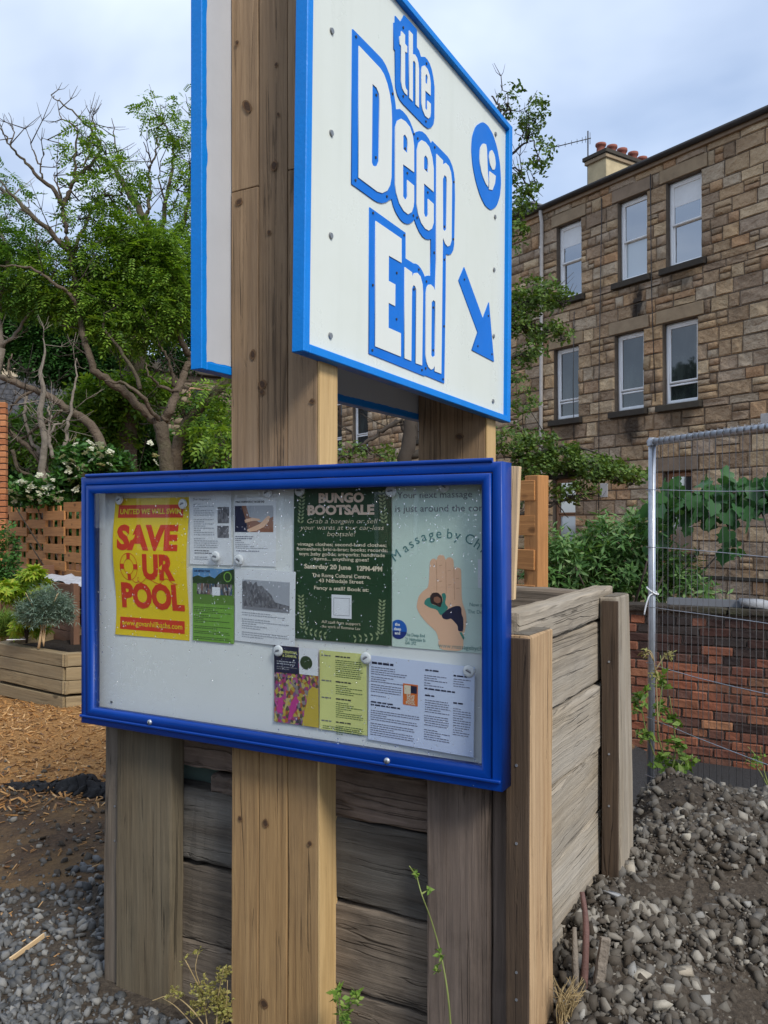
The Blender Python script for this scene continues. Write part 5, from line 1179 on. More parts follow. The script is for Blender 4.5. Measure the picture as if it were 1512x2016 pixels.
for f, l in ((.02, .30), (.12, .16), (.2, .14), (.32, .12), (.45, .12), (.6, .12), (.75, .10), (.9, .10)):
    part('element', tubes_mesh('element', [(np.array([(.1 - .95 * f, -.55 * f, 1.98 - .05 * f - l / 2), (.1 - .95 * f, -.55 * f, 1.98 - .05 * f + l / 2)]), .007)], 5), M['gutter'], an)
sd = thing('satellite_dish', 'grey satellite dish against the chimney base', 'satellite dish', fpt(3.98, 9.85, 1.3), RZT)
part('dish', lathe([(.0, .05), (.12, .035), (.22, .0), (.225, .004), (.12, .045), (0, .06)], 18), M['lead'], sd, (0, 0, 0), (R(70), 0, R(-40)))
part('arm', tubes_mesh('arm', [(np.array([(0, 0, 0), (.02, .1, -.15), (.05, .2, -.4)]), .015)], 6), M['gutter'], sd)
# grey lead box of a neighbouring roof beyond the end of the gutter
rb = thing('roof_dormer', 'grey lead covered roof edge beyond the downpipe', 'roof', fpt(5.2, 9.35, .7), RZT)
part('dormer', box(.9, .8, .45, .02), M['lead'], rb, (0, 0, .22)); part('dormer_cap', box(1.0, .9, .05, .01), M['lead'], rb, (0, 0, .47))

# ------------------------------------------------------------------ woven slat fence
FA, FB = np.array((-5.70, 12.45)), np.array((.864, 4.98)); fd = (FB - FA); fl = np.linalg.norm(fd); fd /= fl
WF = thing('woven_fence', 'orange brown fence woven from short horizontal slats', 'fence', (FA[0], FA[1], 0), math.atan2(fd[1], fd[0]))
xx = 0.0; i = 0
um = [plank(.085, .022, 1.52, .003, .002, 500 + k, 4) for k in range(4)]
while xx < fl: part('upright', um[i % 4], M['wood_fence'], WF, (xx + .09, .004, .30 + .76)); xx += .235; i += 1
pm = [plank(.118, .024, .74, .003, .0015, 520 + k, 4) for k in range(5)]
k = 0; cw = .68
for ci in range(int(fl / cw) + 1):
    for r in range(8):
        z = .36 + r * .205 + (.1025 if ci % 2 else 0)
        if z > 1.86: continue
        part('slat', pm[k % 5], M['wood_fence'], WF, (min(ci * cw + .34, fl - .31), -.026 + random.uniform(-.003, .003) - (.014 if ci % 2 else 0), z + random.uniform(-.008, .008)), (random.uniform(-.02, .02), R(90) + random.uniform(-.02, .02), 0)); k += 1
part('end_post', plank(.10, .10, 1.92, .004, .002, 540, 4), M['wood_fence'], WF, (fl + .03, .02, .92))

# ------------------------------------------------------------------ planters on the left
hc = np.array((-2.763, 7.28)); e1 = np.array((math.cos(R(142.6)), math.sin(R(142.6)))); e2 = np.array((math.cos(R(22.6)), math.sin(R(22.6))))
side = 1.16; ctr = hc + (e1 + e2) * side
HB = thing('raised_bed', 'six sided raised bed of pale treated timber with dark compost', 'planter', (ctr[0], ctr[1], 0), 0)
ap = side * math.sqrt(3) / 2
for k in range(6):
    ang = math.atan2(hc[1] - ctr[1], hc[0] - ctr[0]) + R(30) + R(60) * k
    for j in range(4):
        l = side + .03 - (.0 if j % 2 else .06); off = .0 if (j + k) % 2 else .02
        part('timber', plank(.112, .095, l, .006, .002, 600 + (k * 4 + j) % 9, 4), M['wood_bed'] if j or True else M['wood_trough'], HB, ((ap - .05 + random.uniform(-.004, .004)) * math.cos(ang), (ap - .05) * math.sin(ang), .0 + .057 + j * .1185 + (-.02 if j == 0 else 0)), (random.uniform(-.008, .008), R(90), ang + R(90)))
V = [(0, 0, .40)]; Fq = []
for rr_ in (.3, .6, .9, 1.15):
    for j in range(24): a = 6.283 * j / 24; V.append((rr_ * ap / 1.2 * math.cos(a) * 1.02, rr_ * ap / 1.2 * math.sin(a) * 1.02, .40 + rng.normal(0, .014)))
for j in range(24): Fq.append((0, 1 + j, 1 + (j + 1) % 24, 0))
for i in range(3):
    for j in range(24): Fq.append((1 + i * 24 + j, 1 + (i + 1) * 24 + j, 1 + (i + 1) * 24 + (j + 1) % 24, 1 + i * 24 + (j + 1) % 24))
me = bpy.data.meshes.new('compost'); me.from_pydata(V, [], [tuple(f[:3]) if f[0] == f[3] else f for f in Fq]); part('compost', me, M['soil'], HB)
# trough in front of the woven fence
tp = FA + fd * 3.0; nrm = np.array((fd[1], -fd[0]))
TR = thing('trough_planter', 'long dark brown trough planter in front of the woven fence', 'planter', (FA[0] + nrm[0] * .42, FA[1] + nrm[1] * .42, 0), math.atan2(fd[1], fd[0]))
for j in range(6): part('board', plank(.155, .03, 4.8, .004, .002, 620 + j, 8), M['wood_trough'], TR, (2.4, -.26, .10 + j * .16), (0, R(90), 0))
for j in range(6): part('board', plank(.155, .03, 4.8, .004, .002, 630 + j, 8), M['wood_trough'], TR, (2.4, .22, .10 + j * .16), (0, R(90), 0))
for x in (.0, 1.2, 2.4, 3.6, 4.8): part('upright', plank(.09, .05, 1.0, .004, .002, 640, 4), M['wood_trough'], TR, (x, -.30, .5))
part('rim_board', plank(.14, .03, 4.9, .004, .002, 650, 8), M['wood_trough'], TR, (2.4, -.26, 1.005), (R(90), R(90), 0))
V = []; Fq = []
for i in range(40):
    for j in range(5): V.append((.1 + 4.6 * i / 39, -.20 + .09 * j, .985 + rng.normal(0, .018)))
for i in range(39):
    for j in range(4): k = i * 5 + j; Fq.append((k, k + 5, k + 6, k + 1))
part('liner', npmesh('liner', V, Fq, True), paint('grey_white_liner', (.42, .43, .46), .6, .2, .6, 14), TR)
# dark gap board between uprights
def grow(name, label, cat, loc, stems, fol, smat, fmat, group=None, rz=0, smooth=False, fname='foliage'):
    t = thing(name, label, cat, loc, rz, group)
    part('stem', tubes_mesh('stem', stems, 6), smat, t)
    o = part(fname, npmesh(fname, fol[0], fol[1], smooth), fmat, t); o['kind'] = 'stuff'; return t
def stems_fan(n, h, spread, r, lean=(0, 0), seed=0):
    rr = random.Random(seed); out = []
    for i in range(n):
        a = rr.uniform(0, 6.3); s = spread * rr.uniform(.3, 1); hh = h * rr.uniform(.6, 1)
        out.append((spl([(0, 0, -.02), (s * .25 * math.cos(a), s * .25 * math.sin(a), hh * .45), (s * math.cos(a) + lean[0], s * math.sin(a) + lean[1], hh)], 4), np.linspace(r, r * .35, 9)))
    return out
def palmate(n=7):
    ps = []
    for i in range(n):
        a = (i - (n - 1) / 2) * .62; ps.append(xf(leaf(.55 * math.cos(a * .42), .085), a, .25, 0)); 
    return merge(ps)
ac = P(52, 1262, 7.75)
cl = [(((u - 52) / F_ * 7.75, random.uniform(-.12, .12), (1262 - v) / F_ * 7.75), (rx * .0047, .1, rz * .0047), n) for u, v, rx, rz, n in ((20, 1160, 20, 12, 32), (50, 1138, 18, 12, 34), (72, 1128, 12, 10, 22), (75, 1155, 14, 12, 28), (40, 1170, 26, 10, 34), (60, 1180, 22, 10, 26), (12, 1152, 10, 10, 14), (30, 1240, 12, 7, 16), (68, 1240, 14, 7, 22), (50, 1222, 10, 8, 10))]
cl = [(c0, (r0[0] * 1.3, r0[1] * 1.3, r0[2] * 1.35), n0) for c0, r0, n0 in cl]
grow('acer_plant', 'yellow green acer with fine pointed leaves growing in the raised bed', 'plant', tuple(ac), stems_fan(7, .56, .16, .009, seed=3), foliage([(c0, r0, int(n0 * 2.1)) for c0, r0, n0 in cl], [palmate()], .14, .3, .25), M['bark_dark'], M['leaf_acer'])
lv = P(86, 1268, 7.55)
cl = [((.02, 0, .29), (.17, .15, .12), 620), ((.10, 0, .34), (.12, .12, .10), 300), ((-.10, 0, .25), (.13, .12, .10), 260), ((.16, .02, .24), (.09, .09, .07), 110), ((-.03, -.02, .40), (.09, .09, .08), 130), ((.06, 0, .46), (.04, .04, .06), 26), ((.21, 0, .33), (.05, .05, .05), 30), ((-.18, 0, .30), (.06, .05, .06), 40)]
lvf = foliage(cl, [merge([xf(thin_leaf(.5, .035), k * .9, -.35 + .1 * k, 0, (.09 * k, 0, .03 * k)) for k in range(8)])], .085, .3, -.5)
grow('lavender', 'round grey green lavender bush in the raised bed', 'plant', tuple(lv), [(np.array([(-.045, 0, -.04), (-.03, 0, .06), (0, 0, .2)]), [.012, .012, .010])] + stems_fan(9, .5, .2, .005, seed=4), lvf, M['wood_pale'], M['leaf_lavender'])
gs = P(6, 1212, 8.4)
grow('grass_tuft', 'green grassy tuft at the back of the raised bed', 'plant', (gs[0], gs[1], .40), stems_fan(5, .2, .1, .003, seed=5), foliage([((0, 0, .15), (.22, .15, .12), 260)], [merge([xf(thin_leaf(.9, .03), k * 1.3, -.7) for k in range(5)])], .16, .3, -.6), M['stem'], M['leaf_weed'])
lab = thing('plant_label', 'white plastic plant label lying on the compost', 'plant label', tuple(P(32, 1259, 7.62)), R(12)); part('tag', box(.16, .03, .006, .002), M['white_plastic'], lab, (0, 0, .0))
cr_ = P(16, 1090, 8.9)
grow('creeper', 'small climbing plant with a white flower at the left end of the woven fence', 'plant', (cr_[0], cr_[1], .9), stems_fan(6, .75, .10, .005, seed=6), foliage([((0, 0, .35), (.10, .08, .35), 150), ((.05, 0, .12), (.2, .1, .08), 60)], [spray_simple(6)], .11), M['stem'], M['leaf_hedge'])
# orange brick pier at the far left edge
px = P(-12, 1000, 10.2)
PR = thing('brick_pier', 'orange brick corner of a building at the left edge', 'wall', (px[0] - .42, px[1], 0), R(8))
part('pier_core', box(1.05, .10, 3.1), M['brick_mortar'], PR, (0, .06, 1.55))
for j in range(41):
    x = -.54 + (.11 if j % 2 else 0); 
    while x < .52:
        l = min(.215, .535 - x)
        if l > .05: part('brick', bvar[(j + int(x * 9)) % 6], M['brick_orange'], PR, (x + l / 2, .045, .04 + j * .075), (0, 0, 0), (l / .215, 1, 1.05))
        x += .225
# ------------------------------------------------------------------ trees
Zt = lambda zx, zy, y: P(zx * .397, 150 + zy * .397, y)
PIN = [spray_pinnate() for _ in range(4)]
SIM = [spray_simple(8) for _ in range(4)]
def zclump(zx, zy, rx, rz, y, n, conv=None, dy=None):
    c = (conv or Zt)(zx, zy, y); k = (.397 if conv is None else 1.0) * y / F_
    return (c, (rx * k, dy or max(.5, min(rx, rz) * k), rz * k), n)
def tree(name, label, trunk, limbs, clumps, tmpl, size, leafm, bark, group=None, twigs=26, twig_l=.7, conv=Zt, sv=.3, droop=.3, twig_up=.6, link_clumps=True, tw_r=.009, seed=1):
    rr = random.Random(seed); base = trunk[0][0]
    tp = np.array([conv(*p) for p, r in trunk]); tr = [r for p, r in trunk]
    org = np.array((tp[0][0], tp[0][1], tp[0][2])); t = thing(name, label, 'tree' if 'shrub' not in name else 'shrub', tuple(org), 0, group)
    sp_ = spl(tp - org, 5); part('trunk', tubes_mesh('trunk', [(sp_ + rng.normal(0, .006, sp_.shape), np.interp(np.linspace(0, 1, len(sp_)), np.linspace(0, 1, len(tr)), tr))], 10), bark, t)
    allp = [(p, .03) for p in sp_[len(sp_) // 2:]]
    for li in limbs:
        pts = np.array([conv(*p) for p in li[0]]) - org; q = spl(pts, 5); q = q + rng.normal(0, .012, q.shape); r = np.linspace(li[1], li[2], len(q))
        part('limb', tubes_mesh('limb', [(q, r)], 8), li[3] if len(li) > 3 else bark, t); allp += list(zip(q[2:], r[2:]))
    tw = []
    P_ = np.array([p for p, r in allp]); 
    if link_clumps:
        for c, r, n in clumps:
            d = np.linalg.norm(P_ - (c - org), axis=1) + .6 * np.maximum(0, P_[:, 2] - (c - org)[2]); i = int(np.argmin(d)); a, b = P_[i], np.array(c) - org
            for _ in range(2):
                e = b + np.array([rr.uniform(-.5, .5) * r[0], rr.uniform(-.4, .4) * r[1], rr.uniform(-.3, .6) * r[2]]); m = (a + e) / 2 + np.array((rr.uniform(-.12, .12), rr.uniform(-.1, .1), -.08))
                q = spl([a, m, e], 5); tw.append((q, np.linspace(tw_r * 1.6, tw_r * .4, len(q))))
                for f in (.5, .7, .9):
                    s0 = q[int(f * (len(q) - 1))]; e2 = s0 + np.array([rr.uniform(-.8, .8) * r[0], rr.uniform(-.5, .5) * r[1], rr.uniform(-.4, .7) * r[2]]); tw.append((np.array([s0, (s0 + e2) / 2 + rr.uniform(-.04, .04), e2]), [tw_r * .7, tw_r * .5, tw_r * .25]))
    for _ in range(twigs):
        i = rr.randrange(len(P_)); a = P_[i]; d = np.array((rr.gauss(0, 1), rr.gauss(0, .6), rr.gauss(twig_up, .6))); d /= np.linalg.norm(d); l = twig_l * rr.uniform(.4, 1.2)
        m = a + d * l * .5 + np.array((rr.uniform(-.06, .06), 0, rr.uniform(-.05, .05))); e = a + d * l + np.array((0, 0, .12 * l)); q = np.array([a, m, e]); tw.append((q, [tw_r, tw_r * .7, tw_r * .3]))
        for s in (-1, 1):
            dd = np.array((d[0] * .6 + s * .5, d[1], d[2] * .8)); tw.append((np.array([m, m + dd * l * .22, m + dd * l * .4 + np.array((0, 0, .06))]), [tw_r * .6, tw_r * .4, tw_r * .2]))
    if tw: o = part('twigs', tubes_mesh('twigs', tw, 5), M['bark_dark'] if bark is not M['bark_pale'] else bark, t); o['kind'] = 'stuff'
    if clumps:
        V, Fq = foliage([(np.array(c) - org, r, n) for c, r, n in clumps], tmpl, size, sv, droop); o = part('crown', npmesh('crown', V, Fq), leafm, t); o['kind'] = 'stuff'
    return t
G = 'trees beyond the woven fence'
D = 13.0
# 1: the forked ash in front
tree('ash_tree', 'ash tree forking low into a long left limb and two right limbs', [((845, 2120, D), .14), ((835, 1990, D), .118), ((815, 1850, D), .102), ((795, 1720, D), .106)],
     [([(790, 1730, D), (740, 1680, D), (640, 1590, D - .1), (540, 1505, D - .2), (465, 1455, D - .3), (430, 1330, D - .3), (395, 1190, D - .3), (375, 1020, D - .3), (342, 870, D - .3), (322, 720, D - .3), (308, 640, D - .3)], .072, .030),
      ([(308, 640, D - .3), (265, 560, D - .3), (190, 500, D - .3), (110, 410, D - .3), (50, 340, D - .4), (0, 250, D - .4)], .038, .008),
      ([(308, 640, D - .3), (345, 570, D - .2), (375, 500, D - .2), (430, 455, D - .1), (495, 380, D), (500, 330, D), (440, 260, D), (370, 190, D), (290, 120, D), (255, 95, D)], .036, .006),
      ([(300, 600, D - .3), (285, 540, D - .3), (268, 480, D - .3)], .02, .006), ([(205, 500, D - .3), (205, 440, D - .3), (225, 370, D - .3)], .016, .004), ([(205, 440, D - .3), (160, 360, D - .3), (130, 240, D - .3)], .014, .004), ([(50, 340, D - .4), (70, 270, D), (38, 180, D)], .012, .004),
      ([(372, 500, D - .2), (370, 380, D), (385, 260, D), (300, 200, D), (290, 110, D)], .022, .004), ([(330, 400, D), (300, 340, D), (200, 310, D)], .014, .004), ([(500, 380, D), (470, 270, D), (462, 150, D)], .016, .004), ([(430, 455, D - .1), (470, 470, D), (520, 480, D)], .018, .008),
      ([(390, 1180, D - .3), (330, 1070, D - .5), (240, 1000, D - .6), (150, 950, D - .6), (0, 940, D - .7)], .034, .012), ([(340, 870, D - .3), (260, 780, D - .4), (120, 660, D - .5), (0, 520, D - .5)], .05, .012),
      ([(372, 870, D - .3), (440, 700, D), (500, 600, D), (610, 590, D)], .03, .01),
      ([(815, 1705, D), (850, 1640, D), (885, 1550, D + .1), (925, 1450, D + .2), (960, 1380, D + .2)], .078, .05), ([(885, 1560, D), (800, 1540, D), (740, 1480, D - .2), (720, 1420, D - .2)], .03, .012),
      ([(860, 1540, D), (850, 1450, D - .1), (820, 1380, D - .2), (780, 1330, D - .2)], .03, .012), ([(790, 1720, D), (700, 1580, D - .4), (600, 1520, D - .4), (520, 1510, D - .4)], .035, .015), ([(700, 1560, D - .4), (640, 1420, D - .4), (520, 1250, D - .4), (520, 1180, D - .4)], .035, .012),
      ([(900, 1200, D), (870, 1090, D), (790, 980, D), (700, 840, D), (640, 640, D)], .035, .012), ([(940, 1380, D + .2), (890, 1280, D), (895, 1180, D), (870, 1090, D)], .05, .03)],
     [zclump(300, 1000, 200, 130, D, 417), zclump(520, 900, 190, 110, D, 475), zclump(720, 950, 190, 140, D, 515), zclump(600, 1120, 210, 120, D, 515), zclump(850, 1040, 110, 160, D, 326), zclump(430, 1120, 160, 120, D, 357), zclump(640, 780, 150, 70, D, 235), zclump(830, 850, 120, 80, D, 235), zclump(430, 290, 40, 40, D, 33), zclump(400, 390, 70, 50, D, 44), zclump(520, 350, 40, 60, D, 33), zclump(640, 495, 60, 55, D, 75), zclump(540, 570, 80, 70, D, 68), zclump(480, 560, 50, 40, D, 28), zclump(370, 600, 50, 40, D, 22), zclump(400, 690, 60, 50, D, 33), zclump(520, 700, 80, 50, D, 57), zclump(780, 1180, 160, 90, D, 298), zclump(610, 1280, 130, 70, D, 197)],
     PIN, .205, M['leaf_ash'], M['bark'], G, 60, .7, seed=1)
# 2: ash whose crown fills the far left
D2 = 13.2
tree('ash_tree', 'left hand ash with lichen pale sweeping branches and thin upper crown', [((-60, 2150, D2), .10), ((-50, 1900, D2), .09), ((-40, 1600, D2), .07), ((10, 1350, D2), .055)],
     [([(10, 1350, D2), (-10, 1150, D2), (40, 900, D2), (-20, 700, D2)], .05, .02), ([(10, 1350, D2), (120, 1220, D2), (220, 1140, D2), (380, 1175, D2)], .03, .012), ([(0, 560, D2), (100, 620, D2), (200, 730, D2), (320, 860, D2)], .03, .015)],
     [zclump(40, 520, 70, 70, D2, 40), zclump(20, 690, 80, 70, D2, 37), zclump(130, 640, 50, 40, D2, 18), zclump(60, 830, 100, 60, D2, 135), zclump(110, 940, 130, 90, D2, 239), zclump(40, 1060, 130, 100, D2, 239), zclump(170, 820, 80, 50, D2, 71), zclump(230, 1100, 130, 90, D2, 207), zclump(-120, 800, 130, 300, D2, 303)],
     PIN, .20, M['leaf_light'], M['bark_pale'], G, 18, .7, seed=2)
# 3: taller ash right, beside the left sign
D3 = 15.0
tree('ash_tree', 'tall ash whose upper crown runs up behind the left sign', [((635, 2120, D3), .20), ((625, 1900, D3), .19), ((630, 1620, D3), .175), ((680, 1370, D3), .16), ((700, 1180, D3), .13)],
     [([(700, 1180, D3), (740, 950, D3), (725, 730, D3), (650, 600, D3), (590, 500, D3), (545, 430, D3), (470, 390, D3), (400, 440, D3)], .09, .015), ([(725, 730, D3), (745, 600, D3), (740, 470, D3), (750, 420, D3), (710, 330, D3)], .04, .008), ([(748, 430, D3), (780, 370, D3), (775, 270, D3)], .02, .006), ([(800, 770, D3), (820, 620, D3), (850, 480, D3), (860, 340, D3), (800, 200, D3)], .045, .01), ([(820, 620, D3), (790, 520, D3), (795, 430, D3)], .02, .005), ([(840, 680, D3), (880, 600, D3), (875, 520, D3)], .02, .006), ([(700, 1180, D3), (790, 950, D3), (800, 770, D3)], .07, .045), ([(800, 950, D3), (900, 760, D3), (950, 500, D3), (980, 200, D3)], .05, .012), ([(600, 460, D3), (570, 330, D3), (560, 210, D3)], .02, .005)],
     [zclump(770, 150, 60, 40, D3, 23), zclump(740, 210, 45, 40, D3, 18), zclump(820, 230, 70, 40, D3, 30), zclump(915, 150, 50, 60, D3, 37), zclump(900, 280, 70, 60, D3, 50), zclump(920, 420, 60, 80, D3, 60), zclump(900, 560, 60, 80, D3, 56), zclump(930, 700, 50, 80, D3, 56), zclump(860, 780, 90, 50, D3, 103), zclump(1040, 500, 100, 300, D3, 141), zclump(700, 800, 90, 60, D3, 95), zclump(930, 900, 80, 120, D3, 159), zclump(690, 1320, 60, 60, D3, 30)],
     PIN, .205, M['leaf_ash'], M['bark'], G, 40, .8, seed=3)
# 4: dark dense tree behind
D4 = 18.0
tree('dense_tree', 'dark dense tree filling the background below the ash crowns', [((470, 2100, D4), .3), ((460, 1700, D4), .28), ((430, 1400, D4), .2)],
     [([(430, 1400, D4), (250, 1280, D4), (100, 1300, D4)], .1, .04), ([(440, 1400, D4), (640, 1250, D4)], .1, .04)],
     [zclump(150, 1240, 190, 100, D4, 1350), zclump(350, 1290, 190, 110, D4, 1500), zclump(330, 1410, 170, 60, D4, 750), zclump(560, 1180, 190, 110, D4, 1050), zclump(230, 1380, 130, 60, D4, 630), zclump(820, 1130, 170, 130, D4, 975), zclump(60, 1330, 130, 50, D4, 390), zclump(560, 1420, 150, 70, D4, 540), zclump(60, 1130, 130, 90, D4, 495), zclump(900, 1330, 110, 80, D4, 300)],
     PIN, .30, M['leaf_dark'], M['bark_dark'], G, 0, .8, link_clumps=False, seed=4)
# 5: leaning, half dead trees low on the left
D5 = 12.0
tree('bare_tree', 'leaning bare trunk arching low across the left background', [((560, 2000, D5), .078), ((520, 1880, D5), .075), ((470, 1760, D5), .066), ((400, 1690, D5), .06), ((330, 1650, D5), .055), ((250, 1590, D5), .05), ((170, 1555, D5), .042), ((80, 1520, D5), .05), ((0, 1490, D5), .04)],
     [([(330, 1650, D5), (250, 1700, D5), (100, 1790, D5), (30, 1750, D5)], .03, .012), ([(170, 1555, D5), (60, 1640, D5), (30, 1700, D5)], .025, .01), ([(90, 1530, D5), (40, 1460, D5), (60, 1380, D5)], .03, .01), ([(40, 1760, D5), (130, 1830, D5), (230, 1960, D5), (260, 2080, D5)], .035, .04), ([(60, 1850, D5), (100, 1960, D5), (200, 1990, D5)], .028, .02)], [], PIN, .3, M['leaf_dark'], M['bark'], G, 60, .6, link_clumps=False, twig_up=.1, tw_r=.007, seed=5)
tree('bare_tree', 'twisted dead pale stem standing between the lattice and the ash', [((240, 2250, D5 - .3), .075), ((225, 2060, D5 - .3), .062), ((205, 1950, D5 - .3), .05), ((222, 1800, D5 - .3), .047), ((200, 1680, D5 - .3), .042), ((216, 1560, D5 - .3), .034), ((200, 1470, D5 - .3), .026), ((222, 1380, D5 - .3), .016), ((214, 1300, D5 - .3), .006)],
     [([(285, 2080, D5 - .2), (300, 1960, D5 - .2), (320, 1840, D5 - .2), (335, 1730, D5 - .2), (360, 1600, D5 - .2), (380, 1480, D5 - .2), (372, 1400, D5 - .2)], .045, .006), ([(262, 1890, D5 - .3), (245, 1800, D5 - .3), (248, 1700, D5 - .3), (235, 1640, D5 - .3)], .03, .012), ([(130, 1560, D5), (128, 1700, D5), (150, 1800, D5), (205, 1880, D5)], .02, .03), ([(218, 1820, D5 - .3), (270, 1740, D5 - .3), (330, 1710, D5 - .3)], .025, .01)], [], PIN, .3, M['leaf_dark'], M['bark_pale'], G, 34, .5, link_clumps=False, twig_up=.2, tw_r=.007, seed=6)
tree('ash_tree', 'slanting second trunk rising to the right beside the forked ash', [((850, 2120, D + .6), .12), ((868, 1960, D + .6), .11), ((890, 1800, D + .6), .10), ((960, 1680, D + .6), .085), ((1050, 1590, D + .6), .075), ((1140, 1480, D + .6), .08), ((1260, 1300, D + .6), .05)],
     [([(920, 1730, D + .6), (905, 1650, D + .6), (890, 1590, D + .6)], .035, .015), ([(900, 1990, D), (1000, 1960, D), (1150, 1890, D)], .03, .02)], [zclump(1100, 1570, 120, 50, D + .6, 60), zclump(1010, 1700, 90, 70, D + .6, 60), zclump(1090, 1800, 80, 60, D, 70)], PIN, .28, M['leaf_ash'], M['bark'], G, 16, .5, seed=7)
# shrubs and low growth behind the lattice
def mass(label, clumps, tmpl, size, m, y0, stemn=8, h=1.6, cat='shrub', nm='shrub', grp='shrubs beyond the woven fence'):
    c = np.mean([k[0] for k in clumps], axis=0); base = np.array((c[0], c[1], -.05)); t = thing(nm, label, cat, tuple(base), 0, grp)
    part('stem', tubes_mesh('stem', stems_fan(stemn, max(h, c[2]), .9, .02, seed=int(c[0] * 10)), 6), M['bark_dark'], t)
    V, Fq = foliage([(np.array(k[0]) - base, k[1], k[2]) for k in clumps], tmpl, size); o = part('foliage', npmesh('foliage', V, Fq), m, t); o['kind'] = 'stuff'; return t
DL = 15
mass('bright mid green bush left of the forked trunk', [zclump(480, 1620, 120, 90, DL, 330), zclump(520, 1740, 110, 90, DL, 300), zclump(720, 1560, 90, 60, DL, 170), zclump(620, 1560, 110, 80, DL, 210)], PIN, .30, M['leaf_ash'], DL)
mass('dark bush at the foot of the ash trunks', [zclump(700, 1850, 150, 120, DL + 1, 500), zclump(600, 1750, 130, 100, DL + 1, 300), zclump(780, 1960, 140, 90, DL + 1, 320), zclump(900, 1900, 120, 120, DL + 1, 300)], PIN, .30, M['leaf_hedge'], DL)
mass('light green bush low at the far left', [zclump(170, 1740, 90, 60, DL, 200), zclump(70, 1790, 90, 60, DL, 160), zclump(280, 1860, 80, 80, DL, 180)], PIN, .26, M['leaf_light'], DL)
mass('very dark hedge behind the elder flowers', [zclump(200, 1960, 240, 120, DL + 2, 700), zclump(470, 1960, 190, 130, DL + 2, 500), zclump(120, 1830, 160, 70, DL + 2, 260), zclump(300, 1690, 120, 60, DL + 2, 140)], PIN, .34, M['leaf_dark'], DL)
mass('dark shrub in front of the far stone building', [zclump(1060, 1830, 110, 110, DL + .5, 330), zclump(1110, 1960, 110, 80, DL + .5, 260), zclump(1000, 1640, 70, 60, DL, 70)], PIN, .30, M['leaf_hedge'], DL)
mass('dark undergrowth close behind the woven fence', [zclump(u, v, 90, 70, 13.4, 150) for u, v in ((60, 2150), (180, 2200), (300, 2230), (420, 2250), (120, 2320), (260, 2380), (400, 2380))], SIM, .3, M['leaf_dark'], DL)
DE = 11.2
ec = [zclump(400, 1900, 90, 80, DE, 260), zclump(340, 1990, 70, 60, DE, 190), zclump(480, 1960, 80, 70, DE, 220), zclump(560, 1920, 70, 60, DE, 160), zclump(160, 2060, 110, 60, DE, 240), zclump(300, 2090, 120, 50, DE, 240)]
el = mass('elder bush with flat clusters of cream white flowers', ec, SIM, .20, M['leaf_hedge'], DE, nm='elder_shrub')
org = np.array(el.location)
fl_t = merge([xf((np.array([(-.5, -.5, 0), (.5, -.5, .1), (.5, .5, 0), (-.5, .5, .1)]), np.array([(0, 1, 2), (0, 2, 3)])), random.uniform(0, 6), random.uniform(-.3, .3), 0, (random.uniform(-1, 1) * 2.2, random.uniform(-1, 1) * 2.2, random.uniform(-.4, .4))) for _ in range(26)])
fp = [Zt(*p, DE - .45) for p in ((440, 1850), (470, 1840), (420, 1870), (490, 1870), (360, 1910), (375, 1930), (340, 1960), (400, 1950), (450, 1905), (530, 1870), (550, 1860), (770, 1880), (120, 2020), (160, 2040), (210, 2050), (90, 2070), (150, 2090), (70, 2110), (200, 2110), (380, 2040), (330, 1925), (410, 1990), (500, 1925), (230, 2010), (260, 2080), (300, 2060), (60, 2030))]
fp = fp + [p + rng.normal(0, (.14, .05, .09)) for p in fp for _ in range(2)]
V, Fq = inst([fl_t], np.array(fp) - org, rotmats(rng.uniform(0, 6, len(fp)), rng.normal(0, .3, len(fp)), rng.normal(.5, .2, len(fp))), rng.uniform(.014, .024, len(fp)))
o = part('flower_cluster', npmesh('flowers', V, Fq), M['flower_white'], el); o['kind'] = 'stuff'

# ------------------------------------------------------------------ buildings seen through the trees
fb = P(420, 1030, 36.0)
FBd = thing('far_tenement', 'brown stone tenement with dark windows seen through the trees', 'building', (fb[0], fb[1], 0), R(32))
part('wall', box(14, 6, 7.9, .02), M['far_stone'], FBd, (0, 3, 3.95)); part('eaves', box(14.5, 6.6, .35, .03), M['sill'], FBd, (0, 3, 8.0)); part('roof', box(14.2, 5.8, .3), M['slate'], FBd, (0, 3, 8.3))
V_ = []; bxs = []
for j in range(26):
    x = -7 + (.3 if j % 2 else 0)
    while x < 6.9: l = random.uniform(.5, .9); bxs.append(((x + l / 2, -.01, .16 + j * .30), (l - .03, .08, .27))); x += l
u_ = box(1, 1, 1); co = np.array([v.co[:] for v in u_.vertices]); fq_ = np.array([p.vertices[:] for p in u_.polygons])
V, Fq = inst([(co, fq_)], [b[0] for b in bxs], rotmats(*[np.zeros(len(bxs))] * 3), np.array([b[1] for b in bxs])); o = part('stonework', npmesh('stonework', V, Fq), M['far_stone'], FBd, kind='stuff')
for x in (-4.6, -2.6, -.6, 1.4, 3.4, 5.4):
    for z in (1.9, 4.5, 6.9 - .1):
        w_ = part('window', ring_(1.0, 1.6, .07, .12), M['white_upvc'] if (x > 0 and z < 3) else M['brown_upvc'], FBd, (x, -.06, z - .3)); part('pane', box(.88, .02, 1.48), M['pane'], w_); part('sill', box(1.2, .2, .14), M['sill'], w_, (0, -.02, -.88))
ho = P(40, 1030, 30.0)
HO = thing('house', 'beige rendered house with a grey slate roof behind the trees at far left', 'building', (ho[0], ho[1], 0), R(20))
part('wall', box(7, 5, 5.2), M['house_wall'], HO, (0, 2.5, 2.6))
